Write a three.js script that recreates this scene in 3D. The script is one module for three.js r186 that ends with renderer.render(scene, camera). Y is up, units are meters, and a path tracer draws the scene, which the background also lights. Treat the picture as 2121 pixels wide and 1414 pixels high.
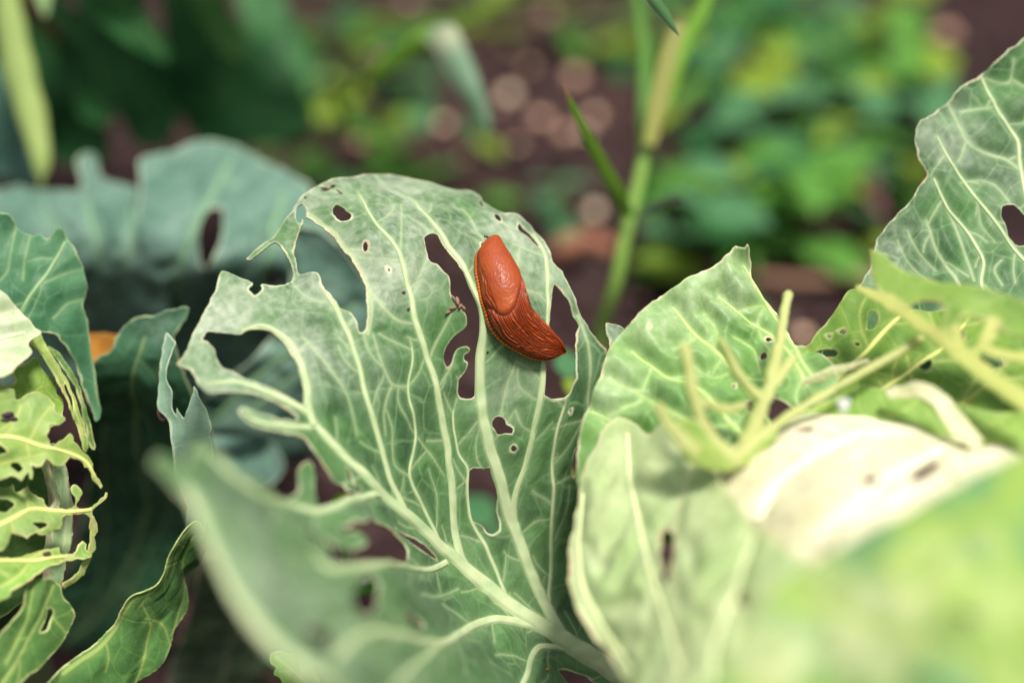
import * as THREE from 'three';
import { mergeGeometries, mergeVertices } from 'three/addons/utils/BufferGeometryUtils.js';

// ------------------------------------------------------------------ camera
const W0 = 2121, H0 = 1414, PITCH = 35 * Math.PI / 180, TH = 0.2414;
const EYE = new THREE.Vector3(0, 0.60, 0);
const FWD = new THREE.Vector3(0, -Math.sin(PITCH), -Math.cos(PITCH));
const RGT = new THREE.Vector3(1, 0, 0);
const UPV = new THREE.Vector3(0, Math.cos(PITCH), -Math.sin(PITCH));
const scene = new THREE.Scene();
const camera = new THREE.PerspectiveCamera(2 * Math.atan(TH) * 180 / Math.PI, 1024 / 682, 0.02, 60);
camera.position.copy(EYE);
camera.up.set(0, 1, 0);
camera.lookAt(EYE.clone().add(FWD));
camera.focus = 0.58;
camera.userData.fStop = 1.85;
scene.add(camera);

// ------------------------------------------------------------------ sky and sun (bright haze, soft sun from behind right)
const SUN = new THREE.Vector3(0.16, 0.95, -0.06).normalize();
{
  const w = 256, h = 128, d = new Float32Array(w * h * 4);
  for (let j = 0; j < h; j++) for (let i = 0; i < w; i++) {
    const el = ((j + 0.5) / h - 0.5) * Math.PI, az = ((i + 0.5) / w) * 2 * Math.PI - Math.PI;
    const dir = new THREE.Vector3(Math.cos(el) * Math.cos(az), Math.sin(el), Math.cos(el) * Math.sin(az));
    const c = Math.max(0, dir.dot(SUN)), s = Math.max(0, Math.sin(el));
    const g = (0.05 + 0.62 * s * s) + 0.6 * Math.pow(c, 4);
    const k = (j * w + i) * 4;
    d[k] = g * 0.985; d[k + 1] = g * 1.0; d[k + 2] = g * 1.03; d[k + 3] = 1;
  }
  const sky = new THREE.DataTexture(d, w, h, THREE.RGBAFormat, THREE.FloatType);
  sky.mapping = THREE.EquirectangularReflectionMapping;
  sky.magFilter = sky.minFilter = THREE.LinearFilter;
  sky.needsUpdate = true;
  scene.background = sky;
  scene.environment = sky;
}
const sun = new THREE.DirectionalLight(new THREE.Color().setRGB(1, 0.93, 0.82), 4.2);
sun.position.copy(SUN).multiplyScalar(3);
sun.castShadow = true;
sun.shadow.radius = 22;
sun.shadow.mapSize.set(2048, 2048);
Object.assign(sun.shadow.camera, { left: -1.2, right: 1.2, top: 1.2, bottom: -1.2, near: 0.1, far: 6 });
sun.target.position.set(0, 0.1, -0.7);
scene.add(sun, sun.target);

const renderer = new THREE.WebGLRenderer({ antialias: true });
renderer.toneMapping = THREE.LinearToneMapping;
renderer.toneMappingExposure = 1.25;
renderer.shadowMap.enabled = true;

// ------------------------------------------------------------------ small tools
let seed = 12345;
const rnd = () => { seed = (seed * 1664525 + 1013904223) >>> 0; return seed / 4294967296; };
const rr = (a, b) => a + (b - a) * rnd();
const clamp = (x, a = 0, b = 1) => Math.max(a, Math.min(b, x));
const lerp = (a, b, t) => a + (b - a) * t;
const sst = (a, b, x) => { const t = clamp((x - a) / (b - a)); return t * t * (3 - 2 * t); };
const HT = new Float32Array(65536);
{ let s = 99; for (let i = 0; i < 65536; i++) { s = (s * 1664525 + 1013904223) >>> 0; HT[i] = s / 4294967296; } }
const hash2 = (i, j) => HT[((i * 73856093) ^ (j * 19349663)) & 65535];
function noise(x, y) {
  const i = Math.floor(x), j = Math.floor(y), fx = x - i, fy = y - j;
  const u = fx * fx * (3 - 2 * fx), v = fy * fy * (3 - 2 * fy);
  const a = hash2(i, j), b = hash2(i + 1, j), c = hash2(i, j + 1), d = hash2(i + 1, j + 1);
  return (a + (b - a) * u) * (1 - v) + (c + (d - c) * u) * v;
}
function fbm(x, y, o = 4) { let s = 0, a = 0.5, n = 0; for (let k = 0; k < o; k++) { s += a * noise(x, y); n += a; a *= 0.5; x = x * 2.03 + 17.3; y = y * 2.03 - 9.1; } return s / n; }
function voro(x, y) {          // F2 - F1
  const i = Math.floor(x), j = Math.floor(y); let a = 9, b = 9;
  for (let dj = -1; dj <= 1; dj++) for (let di = -1; di <= 1; di++) {
    const ii = i + di, jj = j + dj, px = ii + 0.1 + 0.8 * hash2(ii, jj + 77), py = jj + 0.1 + 0.8 * hash2(ii + 131, jj);
    const d = (px - x) * (px - x) + (py - y) * (py - y);
    if (d < a) { b = a; a = d; } else if (d < b) b = d;
  }
  return Math.sqrt(b) - Math.sqrt(a);
}
const V3 = (x, y, z) => new THREE.Vector3(x, y, z);
function px(x, y, depth) {     // photograph pixel + distance along the view axis -> point
  return EYE.clone().addScaledVector(FWD, depth).addScaledVector(RGT, depth * TH * (x - W0 / 2) / (H0 / 2)).addScaledVector(UPV, -depth * TH * (y - H0 / 2) / (H0 / 2));
}
function onGround(x, y, h = 0) { const a = px(x, y, 1).sub(EYE); return EYE.clone().addScaledVector(a, (h - EYE.y) / a.y); }
const SC = d => 2929 / d;      // pixels per metre at a depth

const used = {};
function numbered(n) { used[n] = (used[n] || 0) + 1; return used[n] === 1 ? n : n + '_' + String(used[n] - 1).padStart(3, '0'); }
function thing(name, label, category, base, group) {
  const o = new THREE.Group(); o.name = numbered(name); o.position.copy(base || V3(0, 0, 0));
  o.userData = { label, category }; if (group) o.userData.group = group;
  scene.add(o); return o;
}
function part(parent, name, geo, mat, label) {   // geometry given in world coordinates
  const off = V3(0, 0, 0); let p = parent; while (p && p !== scene) { off.add(p.position); p = p.parent; }
  geo.translate(-off.x, -off.y, -off.z);
  const m = new THREE.Mesh(geo, mat); m.name = name; m.castShadow = m.receiveShadow = true;
  if (label) m.userData.label = label;
  parent.add(m); return m;
}
function catmull(pts, closed, seg) {             // resample a polyline smoothly to about seg spacing
  const n = pts.length, out = [];
  const g = i => closed ? pts[(i + n) % n] : pts[clamp(i, 0, n - 1)];
  for (let i = 0; i < (closed ? n : n - 1); i++) {
    const a = g(i - 1), b = g(i), c = g(i + 1), d = g(i + 2);
    const L = Math.hypot(c[0] - b[0], c[1] - b[1]), k = Math.max(1, Math.ceil(L / seg));
    for (let s = 0; s < k; s++) {
      const t = s / k, o = [];
      for (let q = 0; q < b.length; q++) {
        const m1 = (c[q] - a[q]) * 0.42, m2 = (d[q] - b[q]) * 0.42, t2 = t * t, t3 = t2 * t;
        const v = (2 * t3 - 3 * t2 + 1) * b[q] + (t3 - 2 * t2 + t) * m1 + (-2 * t3 + 3 * t2) * c[q] + (t3 - t2) * m2;
        o.push(v);
      }
      out.push(o);
    }
  }
  if (!closed) out.push(pts[n - 1].slice());
  return out;
}

// ------------------------------------------------------------------ the leaf builder
// A leaf is a sheet over its own plane: outline, holes, strands and veins are brought from the photograph onto the
// leaf's surface once; from there on everything (mesh, texture, relief) lives in the leaf's own metres.
class Sheet {
  constructor(ctrl) {                             // ctrl: [x, y, depth]
    const P = ctrl.map(c => px(c[0], c[1], c[2]));
    const C = P.reduce((a, p) => a.add(p), V3(0, 0, 0)).multiplyScalar(1 / P.length);
    let xx = 0, xy = 0, yy = 0, xz = 0, yz = 0;   // fit in camera axes: z = a x + b y
    for (const p of P) { const d = p.clone().sub(C), x = d.dot(RGT), y = d.dot(UPV), z = -d.dot(FWD); xx += x * x; xy += x * y; yy += y * y; xz += x * z; yz += y * z; }
    xx += 1e-6; yy += 1e-6;
    const det = xx * yy - xy * xy; let a = (xz * yy - yz * xy) / det, b = (yz * xx - xz * xy) / det;
    const m = Math.hypot(a, b), cap = 1.0; if (m > cap) { a *= cap / m; b *= cap / m; }
    this.N = FWD.clone().multiplyScalar(-1).addScaledVector(RGT, -a).addScaledVector(UPV, -b).normalize();
    this.U = RGT.clone().addScaledVector(this.N, -RGT.dot(this.N)).normalize();
    this.V = this.N.clone().cross(this.U);
    this.C = C;
    const n = P.length, M = n + 3, A = [];        // thin plate spline
    this.k = P.map(p => { const d = p.clone().sub(C); return [d.dot(this.U), d.dot(this.V)]; });
    const h = P.map(p => p.clone().sub(C).dot(this.N));
    for (let i = 0; i < M; i++) A.push(new Float64Array(M + 1));
    const S = 10;                                  // work in decimetres for conditioning
    for (let i = 0; i < n; i++) {
      for (let j = 0; j < n; j++) A[i][j] = this.phi((this.k[i][0] - this.k[j][0]) * S, (this.k[i][1] - this.k[j][1]) * S) + (i === j ? 0.004 : 0);
      A[i][n] = A[n][i] = 1; A[i][n + 1] = A[n + 1][i] = this.k[i][0] * S; A[i][n + 2] = A[n + 2][i] = this.k[i][1] * S; A[i][M] = h[i];
    }
    for (let c = 0; c < M; c++) {
      let p = c; for (let r = c + 1; r < M; r++) if (Math.abs(A[r][c]) > Math.abs(A[p][c])) p = r;
      [A[c], A[p]] = [A[p], A[c]];
      for (let r = 0; r < M; r++) if (r !== c) { const f = A[r][c] / A[c][c]; if (f) for (let q = c; q <= M; q++) A[r][q] -= f * A[c][q]; }
    }
    this.w = A.map((r, i) => r[M] / r[i]);
  }
  phi(x, y) { const r = x * x + y * y; return r < 1e-12 ? 0 : 0.5 * r * Math.log(r); }
  h(u, v) {
    const n = this.k.length; let s = this.w[n] + this.w[n + 1] * u * 10 + this.w[n + 2] * v * 10;
    for (let i = 0; i < n; i++) s += this.w[i] * this.phi((u - this.k[i][0]) * 10, (v - this.k[i][1]) * 10);
    return s;
  }
  at(u, v, extra = 0) { return this.C.clone().addScaledVector(this.U, u).addScaledVector(this.V, v).addScaledVector(this.N, this.h(u, v) + extra); }
  normal(u, v) {
    const e = 0.002, a = (this.h(u + e, v) - this.h(u - e, v)) / (2 * e), b = (this.h(u, v + e) - this.h(u, v - e)) / (2 * e);
    return this.N.clone().addScaledVector(this.U, -a).addScaledVector(this.V, -b).normalize();
  }
  lift(x, y) {                                    // where the line of sight through a pixel meets the sheet
    const d = px(x, y, 1).sub(EYE), dn = d.dot(this.N), du = d.dot(this.U), dv = d.dot(this.V), o = EYE.clone().sub(this.C), on = o.dot(this.N), ou = o.dot(this.U), ov = o.dot(this.V);
    let t = -on / dn;
    for (let k = 0; k < 60; k++) { const f = on + dn * t - this.h(ou + du * t, ov + dv * t); t -= 0.6 * f / dn; if (Math.abs(f) < 1e-6) break; }
    return [ou + du * t, ov + dv * t];
  }
  depth(u, v) { return this.at(u, v).sub(EYE).dot(FWD); }
}
function segs(arr, radius, nx, ny, x0, y0, st, fn) {   // for every grid point near every segment
  for (let i = 0; i + 1 < arr.length; i++) {
    const a = arr[i], b = arr[i + 1], R = typeof radius === 'function' ? radius(a, b) : radius;
    const dx = b[0] - a[0], dy = b[1] - a[1], L = dx * dx + dy * dy + 1e-18;
    const i0 = Math.max(0, Math.floor((Math.min(a[0], b[0]) - R - x0) / st)), i1 = Math.min(nx - 1, Math.ceil((Math.max(a[0], b[0]) + R - x0) / st));
    const j0 = Math.max(0, Math.floor((Math.min(a[1], b[1]) - R - y0) / st)), j1 = Math.min(ny - 1, Math.ceil((Math.max(a[1], b[1]) + R - y0) / st));
    for (let j = j0; j <= j1; j++) for (let q = i0; q <= i1; q++) {
      const X = x0 + q * st - a[0], Y = y0 + j * st - a[1], t = clamp((X * dx + Y * dy) / L), ex = X - t * dx, ey = Y - t * dy;
      const d = Math.sqrt(ex * ex + ey * ey); if (d < R) fn(j * nx + q, d, t, a, b);
    }
  }
}
function inLoop(loop, x0, y0, st, nx, ny, val, mask) {  // scanline fill
  for (let j = 0; j < ny; j++) {
    const y = y0 + j * st + 1e-9, c = [];
    for (let i = 0, n = loop.length; i < n; i++) { const a = loop[i], b = loop[(i + 1) % n]; if ((a[1] > y) !== (b[1] > y)) c.push(a[0] + (y - a[1]) / (b[1] - a[1]) * (b[0] - a[0])); }
    c.sort((p, q) => p - q);
    for (let k = 0; k + 1 < c.length; k += 2) { const i0 = Math.max(0, Math.ceil((c[k] - x0) / st)), i1 = Math.min(nx - 1, Math.floor((c[k + 1] - x0) / st)); for (let i = i0; i <= i1; i++) mask[j * nx + i] = val; }
  }
}
const toLin = c => { const k = new THREE.Color(c); return [k.r, k.g, k.b]; };
const sr = x => Math.round(255 * clamp(x <= 0.0031308 ? 12.92 * x : 1.055 * Math.pow(x, 1 / 2.4) - 0.055));
function dataTex(arr, w, h, srgb) {
  const t = new THREE.DataTexture(arr, w, h, THREE.RGBAFormat, THREE.UnsignedByteType);
  t.magFilter = THREE.LinearFilter; t.minFilter = THREE.LinearMipmapLinearFilter; t.generateMipmaps = true;
  if (srgb) t.colorSpace = THREE.SRGBColorSpace; t.needsUpdate = true; return t;
}
// palettes are base colours (sRGB hex of the thing under white light)
const PAL = {
  green: { lam: '#4c7941', lam2: '#365f35', bloom: '#c2cdb9', vein: '#b9c79c', fine: '#82a873', edge: '#dcdfbc', edge2: '#c9ab90' },
  pale: { lam: '#a3c48c', lam2: '#8ab878', bloom: '#d8e2c8', vein: '#e0e4b8', fine: '#bdd49a', edge: '#ece4c0', edge2: '#c9a48c' },
  yellow: { lam: '#8db548', lam2: '#6d9f3c', bloom: '#b7cc86', vein: '#dcdf8e', fine: '#b3cc6a', edge: '#e3dfa2', edge2: '#c2a070' },
  cream: { lam: '#e9e2c6', lam2: '#d9d8a8', bloom: '#f2ead6', vein: '#f6efd6', fine: '#e9e6c2', edge: '#f4ead0', edge2: '#c79a80' },
  blue: { lam: '#4a6f60', lam2: '#395e50', bloom: '#8faa9f', vein: '#7a9d78', fine: '#678d75', edge: '#c0cfb4', edge2: '#9a9a80' },
  dark: { lam: '#33603f', lam2: '#254e35', bloom: '#6f9680', vein: '#8fae7c', fine: '#5d8a62', edge: '#b9c898', edge2: '#a09070' },
  mid: { lam: '#557f3c', lam2: '#42702f', bloom: '#7f9f62', vein: '#b3c878', fine: '#7ea455', edge: '#d3dc9c', edge2: '#b09a68' },
};
function buildLeaf(parent, o) {
  const S = o.sheet || new Sheet(o.ctrl), pxm = SC(o.refDepth || 0.58), step = o.step || 0.0012;
  const rough = o.rough ?? 0.0006, ns = o.seed || 1;
  const jit = (loop, amt) => loop.map(([x, y]) => [x + amt * (fbm(x * 420 + ns, y * 420, 3) - 0.5) * 2.4, y + amt * (fbm(x * 420 - 31, y * 420 + ns, 3) - 0.5) * 2.4]);
  const up = (pts, closed, amt) => jit(catmull(pts.map(p => S.lift(p[0], p[1])), closed, 0.0012), amt);
  const outline = up(o.outline, true, rough), holes = (o.holes || []).map(h => up(h, true, rough * 0.8));
  const wpx = w => w / pxm;
  const veins = (o.veins || []).map(v => ({ pts: catmull(v.p.map((p, i) => { const q = S.lift(p[0], p[1]); return [q[0], q[1], wpx(lerp(v.w[0], v.w[1], i / (v.p.length - 1)))]; }), false, 0.0015), solid: v.solid ?? (Math.max(v.w[0], v.w[1]) >= 9), name: v.name || 'vein' }));
  for (const v of veins) v.pts = v.pts.map(([x, y, w]) => [x + 0.0007 * (noise(x * 120, y * 120 + ns) - 0.5), y + 0.0007 * (noise(x * 120 + 50, y * 120) - 0.5), w]);
  const vpts = veins.flatMap((v, n) => v.pts.map(p => [p[0], p[1], n]));
  if (o.branch !== 0) for (const [vn, v] of veins.slice().entries()) {   // veinlets leaving the ribs
    if (Math.max(v.pts[0][2], v.pts[v.pts.length - 1][2]) < 8 / pxm) continue;
    let acc = rr(0.004, 0.01), sd = rnd() < 0.5 ? -1 : 1;
    for (let i = 2; i + 2 < v.pts.length; i++) {
      const a = v.pts[i - 1], b = v.pts[i + 1]; acc -= Math.hypot(v.pts[i][0] - a[0], v.pts[i][1] - a[1]); if (acc > 0) continue;
      acc = rr(0.008, 0.016) * (o.branch || 1); sd = -sd; let th = Math.atan2(b[1] - a[1], b[0] - a[0]) + sd * rr(0.6, 1.15), x = v.pts[i][0], y = v.pts[i][1]; const q = [], n = 4 + Math.floor(rnd() * 5), bend = -sd * rr(0.02, 0.13), w = rr(0.0006, 0.0010);
      for (let k = 0; k <= n; k++) { q.push([x, y, w * (1 - 0.5 * k / n)]); if (k > 1 && vpts.some(p => p[2] !== vn && Math.abs(p[0] - x) < 0.0022 && Math.abs(p[1] - y) < 0.0022)) break; x += Math.cos(th) * 0.003; y += Math.sin(th) * 0.003; th += bend + rr(-0.22, 0.22); }
      if (q.length < 2) continue; const id = veins.length; for (const p of q.slice(1)) vpts.push([p[0], p[1], id]); veins.push({ pts: catmull(q, false, 0.0012), solid: false, name: 'vein' });
    }
  }
  const strands = (o.strands || []).map(s => catmull(s.p.map((p, i) => { const q = S.lift(p[0], p[1]); return [q[0], q[1], wpx(lerp(s.w[0], s.w[1], i / (s.p.length - 1))) / 2]; }), false, 0.0012).map(([x, y, w]) => [x + 0.0006 * (noise(x * 200, y * 200) - 0.5), y, w * (0.75 + 0.5 * noise(x * 260 + ns, y * 260))]));
  let x0 = 9, x1 = -9, y0 = 9, y1 = -9;
  for (const L of [outline, ...strands]) for (const p of L) { x0 = Math.min(x0, p[0]); x1 = Math.max(x1, p[0]); y0 = Math.min(y0, p[1]); y1 = Math.max(y1, p[1]); }
  x0 -= 0.006; y0 -= 0.006; x1 += 0.006; y1 += 0.006;
  // ---- texture grid
  const tx = o.texel || 0.0003; const TW = Math.min(2040, Math.ceil((x1 - x0) / tx)), THt = Math.min(2040, Math.ceil((y1 - y0) / tx));
  const tst = Math.max((x1 - x0) / TW, (y1 - y0) / THt), ux = TW * tst, uy = THt * tst;
  const nT = TW * THt, core = new Float32Array(nT), halo = new Float32Array(nT), dv = new Float32Array(nT).fill(0.012), de = new Float32Array(nT).fill(0.02);
  for (const v of veins) segs(v.pts, 0.012, TW, THt, x0, y0, tst, (k, d, t, a, b) => {
    const w = lerp(a[2], b[2], t) / 2; if (d < dv[k]) dv[k] = d;
    const c = (1 - sst(w * 0.5, w * 1.1 + 0.0003, d)) * (0.45 + 0.55 * sst(0.0003, 0.0011, w)); if (c > core[k]) core[k] = c;
    const hh = Math.exp(-((d / (w * 1.9 + 0.0008)) ** 2)); if (hh > halo[k]) halo[k] = hh;
  });
  for (const L of [outline, ...holes]) segs([...L, L[0]], 0.008, TW, THt, x0, y0, tst, (k, d) => { if (d < de[k]) de[k] = d; });
  for (const L of strands) segs(L, 0.006, TW, THt, x0, y0, tst, (k, d, t, a, b) => { const c = 1 - sst(0.3, 1.6, d / lerp(a[2], b[2], t)); if (c > core[k]) core[k] = c; });
  const pal = Object.fromEntries(Object.entries({ ...PAL[o.pal || 'green'], ...(o.tint || {}) }).map(([k, v]) => [k, toLin(v)]));
  const cArr = new Uint8Array(nT * 4), bArr = new Uint8Array(nT * 4);
  const ang = o.netAngle ?? 0.3, ca = Math.cos(ang), sa = Math.sin(ang), bl = o.bloom ?? 0.5, cell = o.cell || 0.011, netW = o.net ?? 1;
  const spots = o.spots || 0, bSp = (o.waxLightAt || []).map(q => [...S.lift(q[0], q[1]), q[2] / pxm, q[3]]);  // pale patches: waxy bloom, and on some leaves light painted in
  for (let j = 0; j < THt; j++) for (let i = 0; i < TW; i++) {
    const k = j * TW + i, x = x0 + i * tst, y = y0 + j * tst;
    const n1 = fbm(x * 55 + ns, y * 55, 4), n2 = fbm(x * 260, y * 260 + ns, 3), n3 = noise(x * 1900, y * 1900);
    // reticulate veins
    const wx = x + 0.003 * (noise(x * 130, y * 130 + 7) - 0.5), wy = y + 0.003 * (noise(x * 130 + 40, y * 130) - 0.5);
    const a = (wx * ca + wy * sa) / cell, b = (-wx * sa + wy * ca) / (cell * 1.7);
    const f1 = 1 - sst(0.02, 0.10, voro(a, b)), f2 = 1 - sst(0.03, 0.16, voro(a * 3.1 + 5, b * 3.1));
    const fine = clamp(f1 * (0.35 + 0.75 * n1) * 0.8 + f2 * 0.22) * netW;
    let r, g, bb; const mixc = (c, t) => { r += (c[0] - r) * t; g += (c[1] - g) * t; bb += (c[2] - bb) * t; };
    [r, g, bb] = pal.lam; mixc(pal.lam2, sst(0.35, 0.7, n1));
    { const s = 0.84 + 0.32 * n2; r *= s; g *= s; bb *= s; }
    mixc(pal.fine, 0.6 * fine);
    mixc(pal.fine, 0.5 * halo[k]);
    const scr = fbm(x * 520 + n1 * 4, y * 430 - n1 * 4, 3); let bx = bl; for (const q of bSp) { const e = ((x - q[0]) ** 2 + (y - q[1]) ** 2) / (q[2] * q[2]); if (e < 4) bx += q[3] * Math.exp(-e); }
    const blm = 0.8 * Math.min(bx, 1) * sst(0.12, 0.80, 0.6 * fbm(x * 45 + 11 + ns, y * 45 + 5, 4) + 0.2 * n2 + 0.2 * scr) * (0.7 + 0.6 * scr);
    mixc(pal.bloom, clamp(blm));  // the bloom colour also carries the painted brightness
    mixc(pal.vein, 0.95 * core[k]);
    const ew = 0.0006 * (0.2 + 1.5 * n2) * (o.edgeW ?? 1);
    const e = 1 - sst(ew * 0.5, ew * 1.6, de[k]); mixc(pal.edge, (0.25 + 0.55 * sst(0.35, 0.62, fbm(x * 120 + ns, y * 120 + 40, 2))) * e); mixc(pal.edge2, 0.5 * e * sst(0.6, 0.75, fbm(x * 170 + 3, y * 170 + ns, 2)));
    if (spots) { const q = fbm(x * 300 + 70, y * 300 + ns * 3, 2), s = sst(0.76, 0.82, q) * spots; mixc([0.16, 0.10, 0.06], s * 0.8); }
    const s = 0.95 + 0.1 * n3; cArr[k * 4] = sr(r * s); cArr[k * 4 + 1] = sr(g * s); cArr[k * 4 + 2] = sr(bb * s); cArr[k * 4 + 3] = 255;
    const bmp = clamp(0.42 - 0.30 * fine + 0.12 * n3 + 0.25 * n2 + 0.12 * core[k]);
    bArr[k * 4] = bArr[k * 4 + 1] = bArr[k * 4 + 2] = Math.round(255 * bmp); bArr[k * 4 + 3] = 255;
  }
  const map = dataTex(cArr, TW, THt, true), bump = step < 0.0014 ? dataTex(bArr, TW, THt, false) : null;
  const mat = new THREE.MeshPhysicalMaterial({ map, ...(bump ? { bumpMap: bump, bumpScale: o.bump ?? 0.0005 } : {}), roughness: 1, specularIntensity: 0.25, transmission: o.trans ?? 0.22, thickness: 0, clearcoat: o.coat ?? 0.22, clearcoatRoughness: o.coatR ?? 0.4, side: THREE.DoubleSide });
  // ---- relief
  const samp = (arr, u, v) => { const fx = clamp((u - x0) / tst, 0, TW - 1.001), fy = clamp((v - y0) / tst, 0, THt - 1.001), i = Math.floor(fx), j = Math.floor(fy), a = fx - i, b = fy - j, k = j * TW + i; return (arr[k] * (1 - a) + arr[k + 1] * a) * (1 - b) + (arr[k + TW] * (1 - a) + arr[k + TW + 1] * a) * b; };
  const puck = o.pucker ?? 0.0016, blis = o.blister ?? 0.0012, ruf = o.ruffle ?? 0.002;
  const relief = (u, v) => puck * (1 - Math.exp(-((samp(dv, u, v) / 0.0045) ** 2)))
    + blis * (fbm(u * 95 + ns, v * 95, 2) - 0.5) * 1.6
    + ruf * (fbm(u * 34 + ns * 3, v * 34 + 9, 2) - 0.5) * 2 * (0.35 + 1.6 * Math.exp(-samp(de, u, v) / 0.006));
  // ---- mesh by marching squares
  const nx = Math.ceil((x1 - x0) / step) + 1, ny = Math.ceil((y1 - y0) / step) + 1, mask = new Int8Array(nx * ny).fill(-1);
  inLoop(outline, x0, y0, step, nx, ny, 1, mask);
  for (const h of holes) inLoop(h, x0, y0, step, nx, ny, -1, mask);
  const dist = new Float32Array(nx * ny).fill(step * 2);
  for (const L of [outline, ...holes]) segs([...L, L[0]], step * 1.6, nx, ny, x0, y0, step, (k, d) => { if (d < dist[k]) dist[k] = d; });
  const sdf = new Float32Array(nx * ny); for (let k = 0; k < nx * ny; k++) sdf[k] = mask[k] * Math.max(dist[k], step * 0.02);
  for (const L of strands) segs(L, (a, b) => Math.max(a[2], b[2]) + step * 2, nx, ny, x0, y0, step, (k, d, t, a, b) => { const s = lerp(a[2], b[2], t) - d; if (s > sdf[k]) sdf[k] = Math.abs(s) < step * 0.02 ? step * 0.02 : s; });
  const P2 = [], tri = [], vid = new Int32Array(nx * ny).fill(-1), hE = new Map();
  const node = k => { if (vid[k] < 0) { vid[k] = P2.length; P2.push([x0 + (k % nx) * step, y0 + Math.floor(k / nx) * step]); } return vid[k]; };
  const cross = (a, b) => { const key = a < b ? a * 4 + (b - a === 1 ? 0 : 1) : b * 4 + (a - b === 1 ? 0 : 1); let v = hE.get(key); if (v === undefined) { const t = clamp(sdf[a] / (sdf[a] - sdf[b]), 0.02, 0.98), ax = a % nx, ay = Math.floor(a / nx), bx = b % nx, by = Math.floor(b / nx); v = P2.length; P2.push([x0 + lerp(ax, bx, t) * step, y0 + lerp(ay, by, t) * step]); hE.set(key, v); } return v; };
  for (let j = 0; j + 1 < ny; j++) for (let i = 0; i + 1 < nx; i++) {
    const c = [j * nx + i, j * nx + i + 1, (j + 1) * nx + i + 1, (j + 1) * nx + i], poly = [];
    if (sdf[c[0]] < 0 && sdf[c[1]] < 0 && sdf[c[2]] < 0 && sdf[c[3]] < 0) continue;
    for (let q = 0; q < 4; q++) { const a = c[q], b = c[(q + 1) % 4]; if (sdf[a] > 0) poly.push(node(a)); if ((sdf[a] > 0) !== (sdf[b] > 0)) poly.push(cross(a, b)); }
    for (let q = 1; q + 1 < poly.length; q++) tri.push(poly[0], poly[q], poly[q + 1]);
  }
  const n = P2.length, pos = new Float32Array(n * 3), uv = new Float32Array(n * 2);
  for (let i = 0; i < n; i++) {
    const [u, v] = P2[i], p = S.at(u, v, relief(u, v)); pos.set([p.x, p.y, p.z], i * 3); uv.set([(u - x0) / ux, (v - y0) / uy], i * 2);
  }
  let g = new THREE.BufferGeometry(); g.setAttribute('position', new THREE.BufferAttribute(pos, 3)); g.setAttribute('uv', new THREE.BufferAttribute(uv, 2)); g.setIndex(tri); g.computeVertexNormals();
  if (o.thick !== 0) {                             // a closed sheet: two faces and the cut edge between them
    const t = (o.thick || 0.0006), nr = g.attributes.normal.array, p2 = new Float32Array(n * 6), u2 = new Float32Array(n * 4), T = tri.slice(), ed = new Map();
    for (let i = 0; i < n * 3; i++) { p2[i] = pos[i]; p2[n * 3 + i] = pos[i] - nr[i] * t; }
    u2.set(uv); u2.set(uv, n * 2);
    for (let i = 0; i < tri.length; i += 3) { T.push(tri[i] + n, tri[i + 2] + n, tri[i + 1] + n); for (let q = 0; q < 3; q++) { const a = tri[i + q], b = tri[i + (q + 1) % 3], kb = b * 1e7 + a; if (ed.has(kb)) ed.delete(kb); else ed.set(a * 1e7 + b, [a, b]); } }
    for (const [a, b] of ed.values()) T.push(b, a, a + n, b, a + n, b + n);
    g = new THREE.BufferGeometry(); g.setAttribute('position', new THREE.BufferAttribute(p2, 3)); g.setAttribute('uv', new THREE.BufferAttribute(u2, 2)); g.setIndex(T); g.computeVertexNormals();
  }
  const mesh = part(parent, o.name || 'leaf', g, mat, o.label);
  // ---- raised ribs: low rounded ridges that sink into the blade at both sides
  for (const v of veins) {
    if (!v.solid) continue;
    const K = 9, vp = [], vc = [], vi = [], m = v.pts.length; let row = 0;
    for (let s = 0; s < m; s++) {
      const [x, y, w] = v.pts[s], a = v.pts[Math.max(0, s - 2)], b = v.pts[Math.min(m - 1, s + 2)]; let tx_ = b[0] - a[0], ty_ = b[1] - a[1]; const L = Math.hypot(tx_, ty_) || 1; tx_ /= L; ty_ /= L;
      const nrm = S.normal(x, y), endT = Math.min(1, (m - 1 - s) / 5), W = w * 0.5 * (0.5 + 0.5 * endT);
      for (let q = 0; q < K; q++) {
        const f = -1 + 2 * q / (K - 1), u = x - ty_ * f * W, vv = y + tx_ * f * W, hgt = (Math.sqrt(Math.max(0, 1 - f * f)) * 0.24 * w + 0.00006) * (o.ribs ?? 1) * endT - (Math.abs(f) === 1 ? 0.0004 : 0) - (1 - endT) * 0.0004;
        const p = S.at(u, vv, relief(u, vv)).addScaledVector(nrm, hgt); vp.push(p.x, p.y, p.z);
        const k1 = fbm(x * 300 + q * 0.2, y * 300, 2), c = [0, 1, 2].map(e => lerp(pal.fine[e], pal.vein[e], clamp(0.35 + 0.9 * k1)));
        vc.push(...c);
      }
      if (row) for (let q = 0; q + 1 < K; q++) { const A = (row - 1) * K + q, B = row * K + q; vi.push(A, A + 1, B, B, A + 1, B + 1); }
      row++;
    }
    const vg = new THREE.BufferGeometry(); vg.setAttribute('position', new THREE.Float32BufferAttribute(vp, 3)); vg.setAttribute('color', new THREE.Float32BufferAttribute(vc, 3)); vg.setIndex(vi); vg.computeVertexNormals();
    part(mesh, v.name, vg, ribMat);
  }
  return { mesh, S, relief };
}
const ribMat = new THREE.MeshPhysicalMaterial({ vertexColors: true, roughness: 0.8, specularIntensity: 0.4, clearcoat: 0.2, clearcoatRoughness: 0.4, side: THREE.DoubleSide });

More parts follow.
